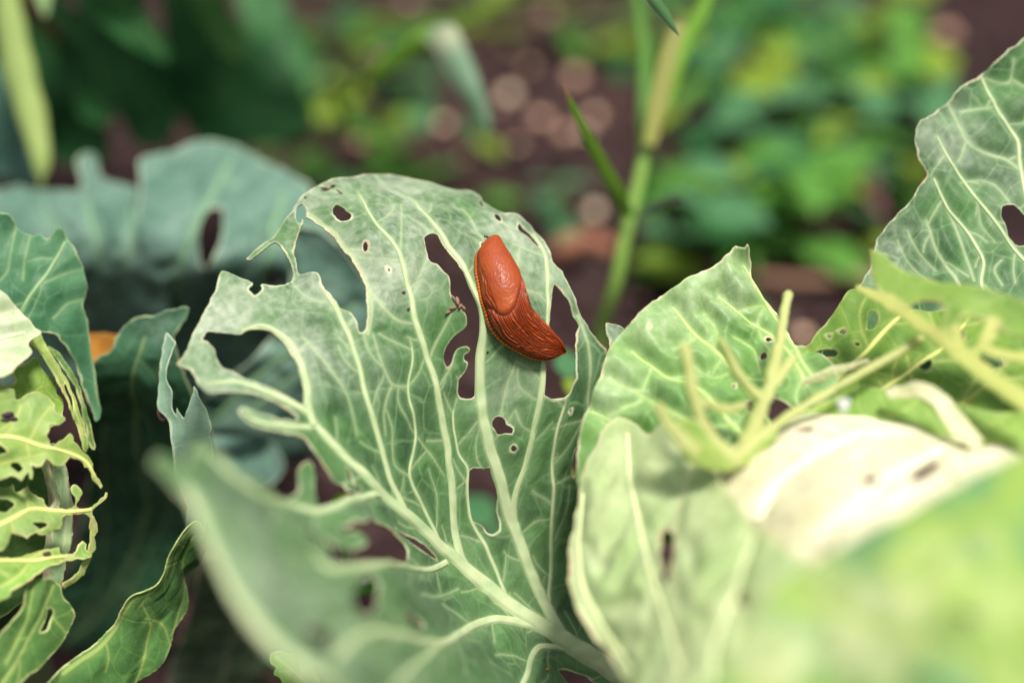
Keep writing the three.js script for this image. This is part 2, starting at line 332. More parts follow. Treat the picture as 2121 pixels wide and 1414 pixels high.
// ================================================================== ground
const soilH = (x, z) => 0.018 * (fbm(x * 9 + 3, z * 9, 3) - 0.5) + 0.012 * (fbm(x * 42, z * 42 + 5, 3) - 0.5) + 0.005 * (fbm(x * 170, z * 170, 2) - 0.5);
{
  const n = 420, g = new THREE.PlaneGeometry(1, 1, n, n), p = g.attributes.position, uv = g.attributes.uv;
  for (let i = 0; i < p.count; i++) {
    const a = p.getX(i) * 2, b = p.getY(i) * 2, f = t => 1.1 * t + 24 * Math.sign(t) * Math.abs(t) ** 7;
    const x = f(a), z = -0.95 + f(-b); p.setXYZ(i, x, soilH(x, z) * (1 - sst(2, 4, Math.hypot(x, z))), z); uv.setXY(i, x / 0.7, z / 0.7);
  }
  g.computeVertexNormals();
  const N = 1024, c = new Uint8Array(N * N * 4), bm = new Uint8Array(N * N * 4);
  for (let j = 0; j < N; j++) for (let i = 0; i < N; i++) {
    const wrap = (s, o) => { const x = i / N, y = j / N, f = (a, b) => fbm(a * s + o, b * s + o, 4); const wx = sst(0.85, 1, x), wy = sst(0.85, 1, y); return lerp(lerp(f(x, y), f(x - 1, y), wx), lerp(f(x, y - 1), f(x - 1, y - 1), wx), wy); };
    const n1 = wrap(8, 3), n2 = wrap(60, 50), k = (j * N + i) * 4, t = sst(0.3, 0.75, n1 * 0.5 + n2 * 0.5);
    c[k] = sr(lerp(0.017, 0.056, t)); c[k + 1] = sr(lerp(0.010, 0.031, t)); c[k + 2] = sr(lerp(0.011, 0.030, t)); c[k + 3] = 255;
    bm[k] = bm[k + 1] = bm[k + 2] = Math.round(255 * n2); bm[k + 3] = 255;
  }
  const map = dataTex(c, N, N, true), bump = dataTex(bm, N, N, false); for (const t of [map, bump]) t.wrapS = t.wrapT = THREE.RepeatWrapping;
  const m = new THREE.Mesh(g, new THREE.MeshPhysicalMaterial({ map, bumpMap: bump, bumpScale: 0.006, roughness: 0.95, specularIntensity: 0.2 }));
  m.name = 'ground'; m.userData = { kind: 'structure', label: 'dark brown crumbly garden soil' }; m.receiveShadow = m.castShadow = true; scene.add(m);
}
function lump(s, k, fl = 0.75) {
  const g = new THREE.IcosahedronGeometry(1, 2); g.deleteAttribute('uv'); g.deleteAttribute('normal'); const h = mergeVertices(g), p = h.attributes.position;
  for (let i = 0; i < p.count; i++) { const v = V3(p.getX(i), p.getY(i), p.getZ(i)); v.multiplyScalar(0.7 + 0.6 * fbm(v.x * 1.7 + k * 9 + v.z, v.y * 1.7 + k, 3)); p.setXYZ(i, v.x * s, v.y * s * fl, v.z * s); }
  h.computeVertexNormals(); return h;
}
{ // loose crumbs of soil, uncountable
  const g = lump(1, 2), im = new THREE.InstancedMesh(g, new THREE.MeshPhysicalMaterial({ color: '#ffffff', roughness: 0.95, specularIntensity: 0.2 }), 5200), M = new THREE.Matrix4(), Q = new THREE.Quaternion(), E = new THREE.Euler();
  for (let i = 0; i < 5200; i++) {
    const x = rr(-0.9, 0.9), z = rr(-2.1, -0.35), s = 0.0025 + 0.0075 * rnd() ** 4; E.set(rr(0, 6), rr(0, 6), rr(0, 6)); Q.setFromEuler(E);
    M.compose(V3(x, soilH(x, z) + s * 0.3, z), Q, V3(s, s * rr(0.6, 1), s)); im.setMatrixAt(i, M);
    const t = rnd(), b = rr(0.6, 1.4); im.setColorAt(i, new THREE.Color().setRGB((0.055 + 0.04 * t) * b, (0.036 + 0.027 * t) * b, (0.037 + 0.022 * t) * b));
  }
  im.name = 'soil_crumbs'; im.userData = { kind: 'stuff', label: 'loose brown soil crumbs scattered over the bed', category: 'soil' }; im.castShadow = im.receiveShadow = true; scene.add(im);
}
{ // pale stones and chips lying on the soil
  const variants = [lump(1, 1, 0.6), lump(1, 5, 0.55), lump(1, 8, 0.7)];
  const mats = ['#e3bfa2', '#d3a893', '#ecd2b6', '#c9a08c'].map(c => new THREE.MeshStandardMaterial({ color: c, roughness: 0.7 }));
  const spots = [[918, 262, 11], [1120, 255, 13], [1055, 205, 12], [1192, 165, 13], [1232, 252, 10], [1172, 290, 12], [1055, 102, 10], [1135, 45, 12], [1470, 130, 15], [1955, 92, 20], [845, 12, 14], [1432, 178, 11], [1070, 312, 9], [1030, 235, 9], [1210, 290, 9], [745, 300, 11], [1280, 100, 9], [690, 250, 8], [1230, 440, 12], [1330, 620, 8], [1665, 690, 12], [1480, 460, 9], [1700, 330, 8], [800, 140, 8], [1095, 150, 8], [960, 330, 8], [1340, 250, 8], [1560, 560, 9], [650, 200, 8], [985, 90, 8]];
  spots.forEach(([x, y, r], i) => {
    const p = onGround(x, y), s = r / SC(p.clone().sub(EYE).dot(FWD)) * 1.15;
    const m = new THREE.Mesh(variants[i % 3], mats[i % 4]); m.scale.set(s * 1.15, s, s * 1.1); m.rotation.set(0.2 * i, i * 1.7, 0); m.position.set(p.x, soilH(p.x, p.z) + s * 0.55, p.z);
    m.name = numbered('stone'); m.userData = { label: 'small tan stone lying on the dark soil among weeds', category: 'stone', group: 'tan stones scattered on the soil' }; m.castShadow = m.receiveShadow = true; scene.add(m);
  });
}

// ================================================================== cabbage with the pale head (its outer leaf carries the slug)
const cab = thing('cabbage', 'slug-eaten cabbage with an exposed cream head and ragged yellow-green inner leaves', 'cabbage', V3(0.12, 0, -0.36));
const mainLeaf = buildLeaf(cab, {
  label: 'broad chewed outer leaf with a pale midrib, full of holes', pal: 'green', step: 0.0007, texel: 0.00016, rough: 0.0005, seed: 3, trans: 0.25, bloom: 0.10, coat: 0.3, branch: 1.3, coatR: 0.45, waxLightAt: [[900, 430, 120, 0.9], [760, 420, 110, 0.9], [650, 410, 60, 0.6], [640, 640, 130, 0.9], [620, 700, 90, 0.6], [1060, 800, 60, 0.5], [780, 560, 110, 0.8], [520, 640, 90, 0.8], [430, 700, 80, 0.6], [450, 790, 80, 0.7], [700, 740, 80, 0.6], [1130, 570, 90, 0.5], [1030, 480, 90, 0.6], [600, 480, 60, 0.5], [520, 1120, 90, 0.45], [620, 1260, 110, 0.4], [820, 1370, 110, 0.35]],  // patches: waxy bloom, plus painted brightness where the blade and lobe face up
  ctrl: [[1070, 630, .58], [1000, 800, .579], [1000, 950, .583], [1060, 1100, .592], [1150, 1000, .592], [1215, 780, .584], [1230, 1000, .600], [1180, 600, .588],
    [1100, 500, .598], [950, 405, .617], [780, 372, .622], [640, 402, .605], [720, 425, .590], [800, 430, .592], [800, 500, .575], [930, 470, .590], [900, 560, .577], [780, 640, .566], [600, 500, .588], [520, 540, .578], [460, 575, .568], [650, 600, .573],
    [560, 650, .560], [600, 720, .548], [370, 757, .545], [430, 800, .533], [620, 860, .533], [700, 800, .549], [850, 850, .564], [800, 1030, .552], [950, 1160, .580], [1100, 1275, .592], [1200, 1345, .594], [1330, 1480, .590], [900, 1000, .573],
    [490, 860, .52], [680, 990, .522], [740, 1030, .522], [600, 1040, .485], [440, 940, .435], [320, 965, .415], [430, 1150, .398], [560, 1345, .378], [700, 1450, .375], [700, 1180, .448], [760, 1090, .495], [840, 1150, .54], [880, 1240, .53], [760, 1300, .435], [900, 1380, .475], [1060, 1340, .57], [1050, 1460, .53], [850, 1490, .41]],
  outline: [[618, 413], [651, 391], [681, 380], [725, 377], [747, 371], [769, 368], [798, 371], [828, 377], [883, 383], [945, 397], [967, 400], [986, 412], [1000, 426], [1037, 445], [1063, 448], [1092, 472], [1122, 498], [1144, 538], [1164, 561], [1175, 586], [1192, 616], [1208, 652], [1221, 685], [1236, 715], [1250, 741], [1246, 780], [1244, 830], [1246, 900], [1240, 1000], [1235, 1100], [1235, 1200], [1260, 1300], [1310, 1380], [1380, 1470],
    [1350, 1500], [1280, 1440], [1240, 1412], [1215, 1396], [1160, 1387], [1166, 1440], [1000, 1490], [800, 1500], [700, 1450], [640, 1395], [562, 1347], [510, 1290], [467, 1225], [436, 1169], [415, 1095], [385, 1050], [345, 1010], [312, 975], [310, 955], [332, 950], [368, 975], [388, 940], [408, 912], [432, 920], [462, 952], [501, 987], [554, 1021], [597, 1034], [614, 1013], [612, 974], [627, 960], [640, 969], [649, 1008], [658, 1043], [684, 1043], [727, 1024], [745, 1019], [723, 1015], [714, 1004], [692, 1000], [675, 982], [658, 956], [640, 930], [623, 908], [597, 904], [554, 895], [510, 882], [488, 865], [493, 850], [532, 861], [575, 874], [612, 872], [588, 850], [545, 832], [515, 822], [460, 820], [420, 818], [405, 785], [390, 766], [363, 757], [377, 737], [390, 708], [416, 656], [442, 605], [453, 566], [479, 575], [512, 590], [515, 597], [508, 605], [519, 619], [534, 608], [536, 597], [571, 599], [598, 586], [604, 568], [593, 538], [582, 520], [563, 507], [541, 524], [512, 544], [506, 540], [534, 513], [560, 494], [582, 465], [604, 436]],
  holes: [
    [[620, 426], [631, 436], [634, 447], [624, 454], [617, 467], [611, 458], [611, 436]],
    [[631, 450], [644, 454], [662, 467], [681, 487], [699, 513], [721, 539], [740, 568], [752, 594], [751, 612], [754, 641], [758, 667], [754, 686], [747, 691], [738, 689], [734, 671], [718, 653], [699, 645], [681, 623], [659, 597], [653, 574], [637, 569], [622, 572], [614, 566], [608, 535], [608, 513], [615, 487], [624, 465]],
    [[692, 428], [710, 436], [723, 448], [718, 459], [703, 461], [694, 450], [685, 437]],
    [[751, 504], [758, 509], [758, 520], [754, 524], [749, 511]],
    [[420, 704], [429, 686], [460, 689], [497, 691], [512, 682], [534, 682], [560, 689], [585, 708], [604, 733], [617, 763], [624, 796], [628, 825], [624, 840], [607, 831], [571, 811], [534, 792], [508, 785], [482, 774], [460, 766], [449, 748], [442, 719], [431, 704]],
    [[898, 480], [910, 485], [920, 509], [934, 539], [949, 568], [964, 594], [976, 619], [986, 645], [991, 671], [991, 700], [990, 737], [990, 781], [988, 811], [980, 822], [964, 822], [953, 814], [953, 796], [955, 781], [966, 768], [972, 752], [964, 744], [962, 735], [972, 730], [975, 722], [960, 717], [949, 721], [942, 735], [937, 750], [927, 759], [920, 744], [925, 720], [934, 704], [945, 693], [958, 682], [958, 660], [949, 645], [938, 630], [925, 612], [922, 583], [909, 568], [901, 550], [887, 539], [881, 494], [885, 485]],
    [[1019, 447], [1028, 449], [1034, 458], [1031, 463], [1021, 456]],
    [[1069, 467], [1085, 480], [1100, 494], [1114, 514], [1100, 508], [1085, 491], [1070, 479]],
    [[985, 419], [991, 421], [997, 433], [991, 429]],
    [[1030, 865], [1041, 872], [1043, 885], [1054, 893], [1052, 904], [1041, 902], [1026, 902], [1016, 887], [1019, 872]],
    [[1050, 932], [1057, 931], [1061, 939], [1056, 945], [1050, 940]],
    [[974, 974], [1000, 972], [1013, 974], [1022, 991], [1024, 1013], [1028, 1035], [1024, 1056], [1032, 1082], [1030, 1100], [1019, 1108], [1008, 1104], [998, 1089], [980, 1078], [972, 1056], [969, 1026], [967, 1000]],
    [[1152, 588], [1163, 600], [1180, 622], [1194, 652], [1203, 672], [1196, 690], [1189, 730], [1184, 790], [1170, 822], [1150, 831], [1124, 824], [1128, 785], [1136, 740], [1144, 680], [1148, 619]],
    [[736, 1078], [753, 1082], [771, 1075], [797, 1086], [814, 1104], [836, 1130], [844, 1147], [838, 1165], [814, 1168], [784, 1158], [749, 1160], [710, 1166], [688, 1166], [679, 1147], [666, 1130], [640, 1117], [623, 1104], [645, 1099], [675, 1123], [705, 1138], [740, 1138], [760, 1124], [740, 1104], [714, 1099], [705, 1088], [722, 1090]],
    [[818, 1095], [857, 1117], [883, 1139], [905, 1160], [879, 1149], [849, 1125]],
    [[714, 969], [727, 982], [734, 1000], [726, 994]], [[741, 1004], [750, 1010], [750, 1020], [743, 1014]],
    [[757, 1193], [770, 1190], [788, 1204], [784, 1225], [766, 1272], [740, 1277], [727, 1262], [725, 1234], [740, 1212]],
    [[833, 1258], [849, 1277], [877, 1288], [875, 1297], [853, 1295], [840, 1282]],
    [[626, 1303], [660, 1306], [684, 1310], [686, 1335], [662, 1340], [640, 1330]],
    [[1196, 930], [1202, 925], [1206, 940], [1203, 968], [1195, 985], [1190, 965], [1193, 945]], [[1172, 858], [1178, 850], [1177, 862]], [[1154, 938], [1158, 940], [1154, 946]],
    [[990, 510], [995, 507], [997, 514], [991, 520]], [[800, 555], [805, 561], [803, 568], [799, 562]],
  ],
  veins: [
    { name: 'midrib', w: [52, 15], p: [[1370, 1470], [1278, 1396], [1191, 1339], [1126, 1300], [1061, 1256], [995, 1204], [930, 1147], [865, 1087], [800, 1030], [730, 957], [665, 893], [643, 862]] },
    { w: [17, 9], p: [[650, 880], [636, 840], [634, 800], [625, 760], [612, 728], [590, 702], [562, 682], [535, 674], [505, 682]] },
    { w: [14, 8], p: [[640, 858], [600, 836], [560, 815], [520, 800], [480, 792], [430, 795]] },
    { w: [13, 7], p: [[640, 885], [600, 888], [545, 880], [500, 862]] },
    { w: [28, 6], p: [[1160, 1310], [1121, 1234], [1095, 1178], [1074, 1121], [1052, 1061], [1030, 995], [1008, 926], [998, 865], [995, 800], [997, 744], [999, 689], [991, 644], [975, 608], [954, 564], [933, 518], [915, 482], [893, 456], [868, 434], [846, 408]] },
    { w: [14, 9], p: [[1066, 1085], [1063, 1056], [1069, 1017], [1087, 965], [1100, 900], [1113, 843], [1119, 800], [1125, 760], [1135, 700], [1140, 640], [1136, 580], [1126, 531], [1103, 490]] },
    { w: [22, 4], p: [[975, 1185], [956, 1160], [943, 1104], [935, 1017], [926, 930], [915, 865], [904, 800], [883, 737], [859, 671], [850, 619], [839, 568], [824, 520], [802, 487], [780, 462], [758, 432], [738, 398]], solid: true },
    { w: [15, 8], p: [[840, 1062], [823, 1026], [805, 987], [792, 930], [771, 865], [758, 822], [747, 774], [729, 715], [707, 671], [681, 630], [663, 606]] },
    { w: [9, 4], p: [[918, 1130], [879, 1056], [849, 987], [856, 940], [862, 900], [858, 870], [849, 835], [846, 800], [854, 741], [848, 700]] },
    { w: [5, 3], p: [[849, 987], [818, 965], [812, 930], [810, 887], [800, 850]] },
    { w: [9, 4], p: [[1050, 1234], [1026, 1182], [995, 1113], [974, 1069], [966, 1010], [966, 969], [948, 930], [939, 865], [950, 826]] },
    { w: [9, 6], p: [[1137, 1250], [1143, 1169], [1143, 1082], [1148, 1008], [1148, 952], [1154, 887], [1169, 826]] },
    { w: [6, 5], p: [[1210, 930], [1215, 856], [1217, 800], [1221, 744], [1214, 700], [1200, 650]] },
    { w: [24, 12], p: [[1145, 1315], [1100, 1295], [1061, 1286], [1017, 1284], [974, 1300], [922, 1330], [865, 1326], [800, 1310], [740, 1320], [690, 1370]] },
    { w: [13, 8], p: [[915, 1335], [890, 1355], [856, 1380], [822, 1418], [800, 1450]] },
    { w: [18, 12], p: [[1225, 1368], [1190, 1348], [1156, 1339], [1117, 1341], [1100, 1367], [1087, 1410], [1075, 1450]] },
    { w: [14, 12], p: [[925, 1165], [890, 1180], [845, 1176], [780, 1168], [690, 1178], [650, 1150]] },
    { w: [18, 12], p: [[830, 1050], [790, 1022], [762, 1026], [720, 1036], [665, 1054], [600, 1046], [540, 1030], [480, 985], [430, 935]] },
    { w: [18, 26], p: [[385, 1020], [430, 1120], [470, 1205], [525, 1285], [590, 1355], [680, 1420]] },
    { w: [7, 5], p: [[754, 594], [791, 641], [824, 664], [857, 671]] },
    { w: [9, 8], p: [[636, 444], [664, 462], [684, 483], [703, 510], [726, 538], [752, 580], [760, 610], [764, 655], [760, 690]], solid: false },
    { w: [3, 4], p: [[828, 425], [832, 470], [828, 516]] },
    { w: [3, 5], p: [[770, 690], [776, 708], [791, 755], [811, 796], [846, 800]] }, { w: [5, 4], p: [[811, 796], [795, 855], [798, 900]] },
    { w: [5, 4], p: [[857, 605], [876, 553], [886, 535]] }, { w: [6, 4], p: [[890, 741], [912, 693], [927, 660], [935, 640]] },
    { w: [5, 4], p: [[909, 800], [934, 759], [945, 725]] }, { w: [4, 4], p: [[1074, 513], [1070, 575], [1093, 601], [1126, 605]] }, { w: [4, 4], p: [[1063, 509], [1100, 525], [1126, 535]] },
    { w: [4, 5], p: [[956, 432], [979, 461], [997, 505]] }, { w: [4, 5], p: [[1034, 860], [1052, 792], [1070, 748]] }, { w: [5, 4], p: [[1070, 748], [1090, 760], [1113, 785]] }, { w: [4, 3], p: [[1010, 930], [1030, 900], [1052, 870], [1066, 850]] },
    { w: [4, 3], p: [[1100, 900], [1075, 885], [1066, 850]] }, { w: [4, 3], p: [[1145, 890], [1180, 880], [1210, 870]] }, { w: [4, 3], p: [[1148, 1005], [1180, 985], [1205, 975]] }, { w: [4, 3], p: [[1080, 1105], [1110, 1080], [1143, 1075]] }, { w: [4, 3], p: [[862, 900], [890, 940], [920, 985]] },
    { w: [4, 3], p: [[870, 1230], [910, 1235], [950, 1220]] }, { w: [5, 3], p: [[630, 700], [680, 760], [720, 830], [740, 900]] }, { w: [4, 3], p: [[740, 640], [760, 720], [790, 760]] }, { w: [4, 3], p: [[700, 700], [735, 740], [755, 800]] },
  ],
});

// ------------------------------------------------------------------ the slug, lying on that leaf
{
  const S = mainLeaf.S;
  const Lp = [[1009, 507], [998, 514], [989, 524], [981, 536], [979, 555], [980, 575], [985, 601], [989, 625], [998, 648], [1006, 674], [1023, 698], [1045, 716], [1071, 730], [1098, 743], [1128, 747], [1150, 740], [1169, 731]];
  const Rp = [[1016, 504], [1027, 509], [1033, 520], [1039, 532], [1047, 545], [1054, 555], [1069, 579], [1078, 600], [1083, 612], [1089, 628], [1099, 646], [1109, 657], [1119, 667], [1130, 677], [1142, 689], [1158, 707], [1170, 728]];
  const NS = 420, NT = 220, U0 = 26;
  const lu = Lp.map(p => S.lift(...p)), ru = Rp.map(p => S.lift(...p));
  const sm = (a, s) => { const f = s * (a.length - 1), i = clamp(Math.floor(f), 0, a.length - 2), g = k => a[clamp(k, 0, a.length - 1)], t = f - i, A = g(i - 1), B = g(i), C = g(i + 1), D = g(i + 2); return [0, 1].map(q => { const m1 = (C[q] - A[q]) / 2, m2 = (D[q] - B[q]) / 2; return (2 * t ** 3 - 3 * t * t + 1) * B[q] + (t ** 3 - 2 * t * t + t) * m1 + (-2 * t ** 3 + 3 * t * t) * C[q] + (t ** 3 - t * t) * m2; }); };
  const pos = [], col = [], idx = [], M = NT + U0;
  for (let i = 0; i <= NS; i++) {
    const s = i / NS, L = sm(lu, s), R = sm(ru, s), wid = Math.hypot(R[0] - L[0], R[1] - L[1]);
    const H = Math.min(0.0118 * Math.pow(clamp(s / 0.16), 0.5), wid * 0.64) * (1 - 0.25 * sst(0.55, 1, s)) + 0.0004;
    for (let j = 0; j < M; j++) {
      let x, z, t = -1, skirt = 0;
      if (j < NT) {
        t = j / (NT - 1);
        if (t < 0.13) { const q = t / 0.13; skirt = 1; x = -1 + 0.15 * q; z = 0.0016 * Math.sin(Math.PI * (0.12 + 0.80 * q)) + 0.0005 * q; }
        else { const q = (t - 0.13) / 0.87, f = Math.PI * (0.07 + 0.93 * q); x = 0.075 - 0.93 * Math.cos(f); z = 0.0008 + (H - 0.0008) * Math.pow(Math.sin(f), 0.72); if (q > 0.93) z *= 1 - 0.6 * (q - 0.93) / 0.07; }
      } else { const q = (j - NT + 1) / (U0 + 1); x = 1 - 2 * q; z = -0.0022; }
      const mant = 0.565 - 0.16 * Math.abs(x + 0.12) ** 2.2, flank = x < -0.60 - 0.1 * s ? 1 : 0;
      const inM = t > 0.13 ? (1 - sst(mant - 0.004, mant + 0.006, s)) * sst(-0.85 + 0.27 * sst(0.2, 0.52, s), -0.79 + 0.27 * sst(0.2, 0.52, s), x) : 0;
      const sl = s * 0.062, tl = x * wid / 2, rid0 = fbm(s * 9, x * 5 + 4, 2);
      const conv = 1 - 0.25 * s, ph = (x + 0.10 * Math.sin(s * 9 + x * 3) * 0.4 + 0.20 * (rid0 - 0.5)) * 8.5 / conv;
      const rdg = Math.pow(0.5 + 0.5 * Math.cos(2 * Math.PI * ph), 0.7), brk = noise(s * 60 + Math.floor(ph + 0.5) * 7.3, Math.floor(ph + 0.5) * 3.1);
      const rear = t > 0.13 ? (1 - inM) * sst(mant - 0.01, mant + 0.05, s) : 0, side = t > 0.13 ? (1 - inM) * (1 - sst(mant - 0.01, mant + 0.05, s)) : 0;
      const fineN = fbm(sl * 2600, tl * 2600, 3);
      let d = 0;
      d += inM * (0.00055 + 0.00026 * (fineN - 0.5) + 0.00022 * (fbm(sl * 420, tl * 420, 2) - 0.5));
      d += (rear + side * 0.55) * (0.001 * (rdg - 0.4) * (0.4 + 1.0 * brk) * (1 - 0.4 * s) + 0.00012 * (fineN - 0.5));
      d -= 0.0005 * Math.exp(-(((s - mant) / 0.012) ** 2)) * (t > 0.13 ? 1 : 0);
      if (s < 0.10 && t > 0.13) d += 0.0007 * (fbm(s * 130, x * 7, 2) - 0.5) * (1 - s / 0.10) * 2;
      const skl = Math.pow(0.5 + 0.5 * Math.cos(2 * Math.PI * (s * 62 + 0.25 * noise(s * 60, 3))), 5);
      if (skirt) d -= 0.00018 * skl;
      const u = lerp(L[0], R[0], (x + 1) / 2), v = lerp(L[1], R[1], (x + 1) / 2), nrm = S.normal(u, v);
      // push outwards roughly along the section's own normal
      const sx = (R[0] - L[0]) / wid, sy = (R[1] - L[1]) / wid, lat = t >= 0 ? Math.sign(x) * Math.min(1, Math.abs(x) ** 3) * d : 0;
      const P = S.at(u + sx * lat, v + sy * lat, 0).addScaledVector(nrm, z + (t >= 0 ? d * (1 - 0.5 * Math.abs(x) ** 3) : 0) + 0.0024);
      pos.push(P.x, P.y, P.z);
      // pigment
      let c;
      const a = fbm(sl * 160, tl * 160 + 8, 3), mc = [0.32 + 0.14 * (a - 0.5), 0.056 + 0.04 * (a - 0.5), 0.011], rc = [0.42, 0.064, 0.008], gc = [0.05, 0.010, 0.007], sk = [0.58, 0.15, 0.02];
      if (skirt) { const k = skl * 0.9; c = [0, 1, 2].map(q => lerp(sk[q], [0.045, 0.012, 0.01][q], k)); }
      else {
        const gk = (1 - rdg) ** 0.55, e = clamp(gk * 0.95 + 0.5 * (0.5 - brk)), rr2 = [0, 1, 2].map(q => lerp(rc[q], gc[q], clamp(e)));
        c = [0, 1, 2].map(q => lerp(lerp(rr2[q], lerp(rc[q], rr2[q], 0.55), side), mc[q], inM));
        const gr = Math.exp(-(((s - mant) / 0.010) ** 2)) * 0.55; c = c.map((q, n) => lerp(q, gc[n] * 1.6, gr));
        const f = 0.86 + 0.28 * fineN; c = c.map(q => q * f);
        
        const hd = (1 - sst(0.02, 0.10, s)) * 0.55; c = c.map((q, n) => lerp(q, [0.20, 0.055, 0.028][n], hd * (0.5 + 0.8 * fbm(s * 140, x * 9, 2))));
      }
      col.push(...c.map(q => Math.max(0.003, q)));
    }
    if (i) for (let j = 0; j < M; j++) { const a = (i - 1) * M + j, b = (i - 1) * M + (j + 1) % M, c = i * M + j, d = i * M + (j + 1) % M; idx.push(a, b, c, b, d, c); }
  }
  for (const [r, flip] of [[0, 1], [NS, 0]]) { let cx = 0, cy = 0, cz = 0; for (let j = 0; j < M; j++) { const k = (r * M + j) * 3; cx += pos[k]; cy += pos[k + 1]; cz += pos[k + 2]; } const ci = pos.length / 3; pos.push(cx / M, cy / M, cz / M); col.push(0.14, 0.03, 0.015); for (let j = 0; j < M; j++) { const a = r * M + j, b = r * M + (j + 1) % M; idx.push(...(flip ? [ci, b, a] : [ci, a, b])); } }
  const g = new THREE.BufferGeometry(); g.setAttribute('position', new THREE.Float32BufferAttribute(pos, 3)); g.setAttribute('color', new THREE.Float32BufferAttribute(col, 3)); g.setIndex(idx); g.computeVertexNormals();
  const cuv = S.lift(1040, 620);
  const slug = thing('slug', 'glossy orange brown slug with ridged back, crawling up the chewed cabbage leaf', 'slug', S.at(cuv[0], cuv[1]));
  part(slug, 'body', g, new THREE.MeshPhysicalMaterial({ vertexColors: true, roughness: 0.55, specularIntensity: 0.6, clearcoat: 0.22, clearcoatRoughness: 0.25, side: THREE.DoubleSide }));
  const tent = (a, b, r) => { const A = S.lift(...a), B = S.lift(...b), p = S.at(A[0], A[1], 0.0055), q = S.at(B[0], B[1], 0.006), m = p.clone().lerp(q, 0.5).addScaledVector(S.N, 0.0006); const cu = new THREE.CatmullRomCurve3([p, m, q]); const tg = new THREE.TubeGeometry(cu, 12, r, 8); const ball = new THREE.SphereGeometry(r * 1.15, 10, 8); ball.translate(q.x, q.y, q.z); return mergeGeometries([tg, ball]); };
  const tm = new THREE.MeshPhysicalMaterial({ color: new THREE.Color().setRGB(0.035, 0.022, 0.028), roughness: 0.35, clearcoat: 0.4 });
  part(slug, 'tentacle', tent([1003, 513], [989, 504], 0.0005), tm);
}

// ------------------------------------------------------------------ the other leaves of that cabbage
const back = buildLeaf(cab, {   // tall leaf behind the head
  label: 'tall grey-green leaf behind the head with a scalloped edge', pal: 'green', step: 0.0011, texel: 0.00022, seed: 11, bloom: 0.14, netAngle: -0.6, waxLightAt: [[1860, 500, 60, 0.7], [1820, 570, 50, 0.6], [1960, 280, 70, 0.4], [2050, 400, 80, 0.25]], ruffle: 0.0025,
  ctrl: [[1900, 290, .602], [2121, 100, .615], [2121, 350, .60], [2000, 450, .594], [1810, 520, .597], [1720, 700, .59], [2121, 600, .58], [1950, 700, .575], [1800, 900, .56], [2300, 500, .58], [2300, 100, .60], [2100, 900, .555]],
  outline: [[2210, 30], [2121, 88], [2090, 112], [2052, 145], [2030, 160], [1990, 186], [1960, 215], [1922, 244], [1905, 252], [1897, 275], [1896, 297], [1905, 330], [1915, 345], [1922, 360], [1905, 385], [1890, 410], [1860, 445], [1830, 480], [1812, 510], [1802, 560], [1772, 610], [1748, 650], [1722, 690], [1700, 740], [1690, 800], [1720, 870], [1900, 930], [2121, 930], [2300, 820], [2350, 420], [2300, 100]],
  holes: [[[2075, 433], [2092, 427], [2112, 433], [2136, 456], [2138, 500], [2109, 504], [2090, 487], [2087, 473], [2074, 450]]],
  veins: [{ w: [7, 10], p: [[2034, 165], [2062, 219], [2090, 260], [2110, 290], [2113, 336], [2128, 420], [2160, 560]], solid: true }, { w: [5, 10], p: [[1942, 285], [1975, 346], [2021, 412], [2062, 463], [2121, 535], [2180, 620]], solid: true },
    { w: [4, 7], p: [[1965, 214], [2001, 293], [2036, 316], [2082, 331], [2113, 351]] }, { w: [6, 10], p: [[1935, 372], [1965, 433], [2011, 489], [2036, 540], [2034, 590], [2060, 680], [2090, 800]], solid: true }, { w: [5, 8], p: [[1919, 458], [1940, 519], [1975, 570], [2010, 640]] },
    { w: [4, 6], p: [[1940, 377], [1985, 489], [2019, 580]] }, { w: [4, 4], p: [[1985, 335], [2001, 293]] }, { w: [4, 3], p: [[2040, 165], [2090, 170], [2100, 130]] }, { w: [5, 3], p: [[2100, 165], [2130, 180], [2160, 200]] }, { w: [4, 3], p: [[1990, 380], [2030, 375], [2060, 385], [2090, 420]] },
    { w: [4, 3], p: [[2021, 412], [2035, 470], [2060, 500]] }, { w: [4, 3], p: [[2075, 590], [2060, 560], [2075, 540]] }, { w: [4, 3], p: [[1880, 480], [1900, 520], [1940, 560]] }, { w: [4, 3], p: [[1860, 500], [1880, 540], [1930, 590]] }, { w: [4, 3], p: [[1990, 230], [2040, 225], [2062, 219]] }],
});
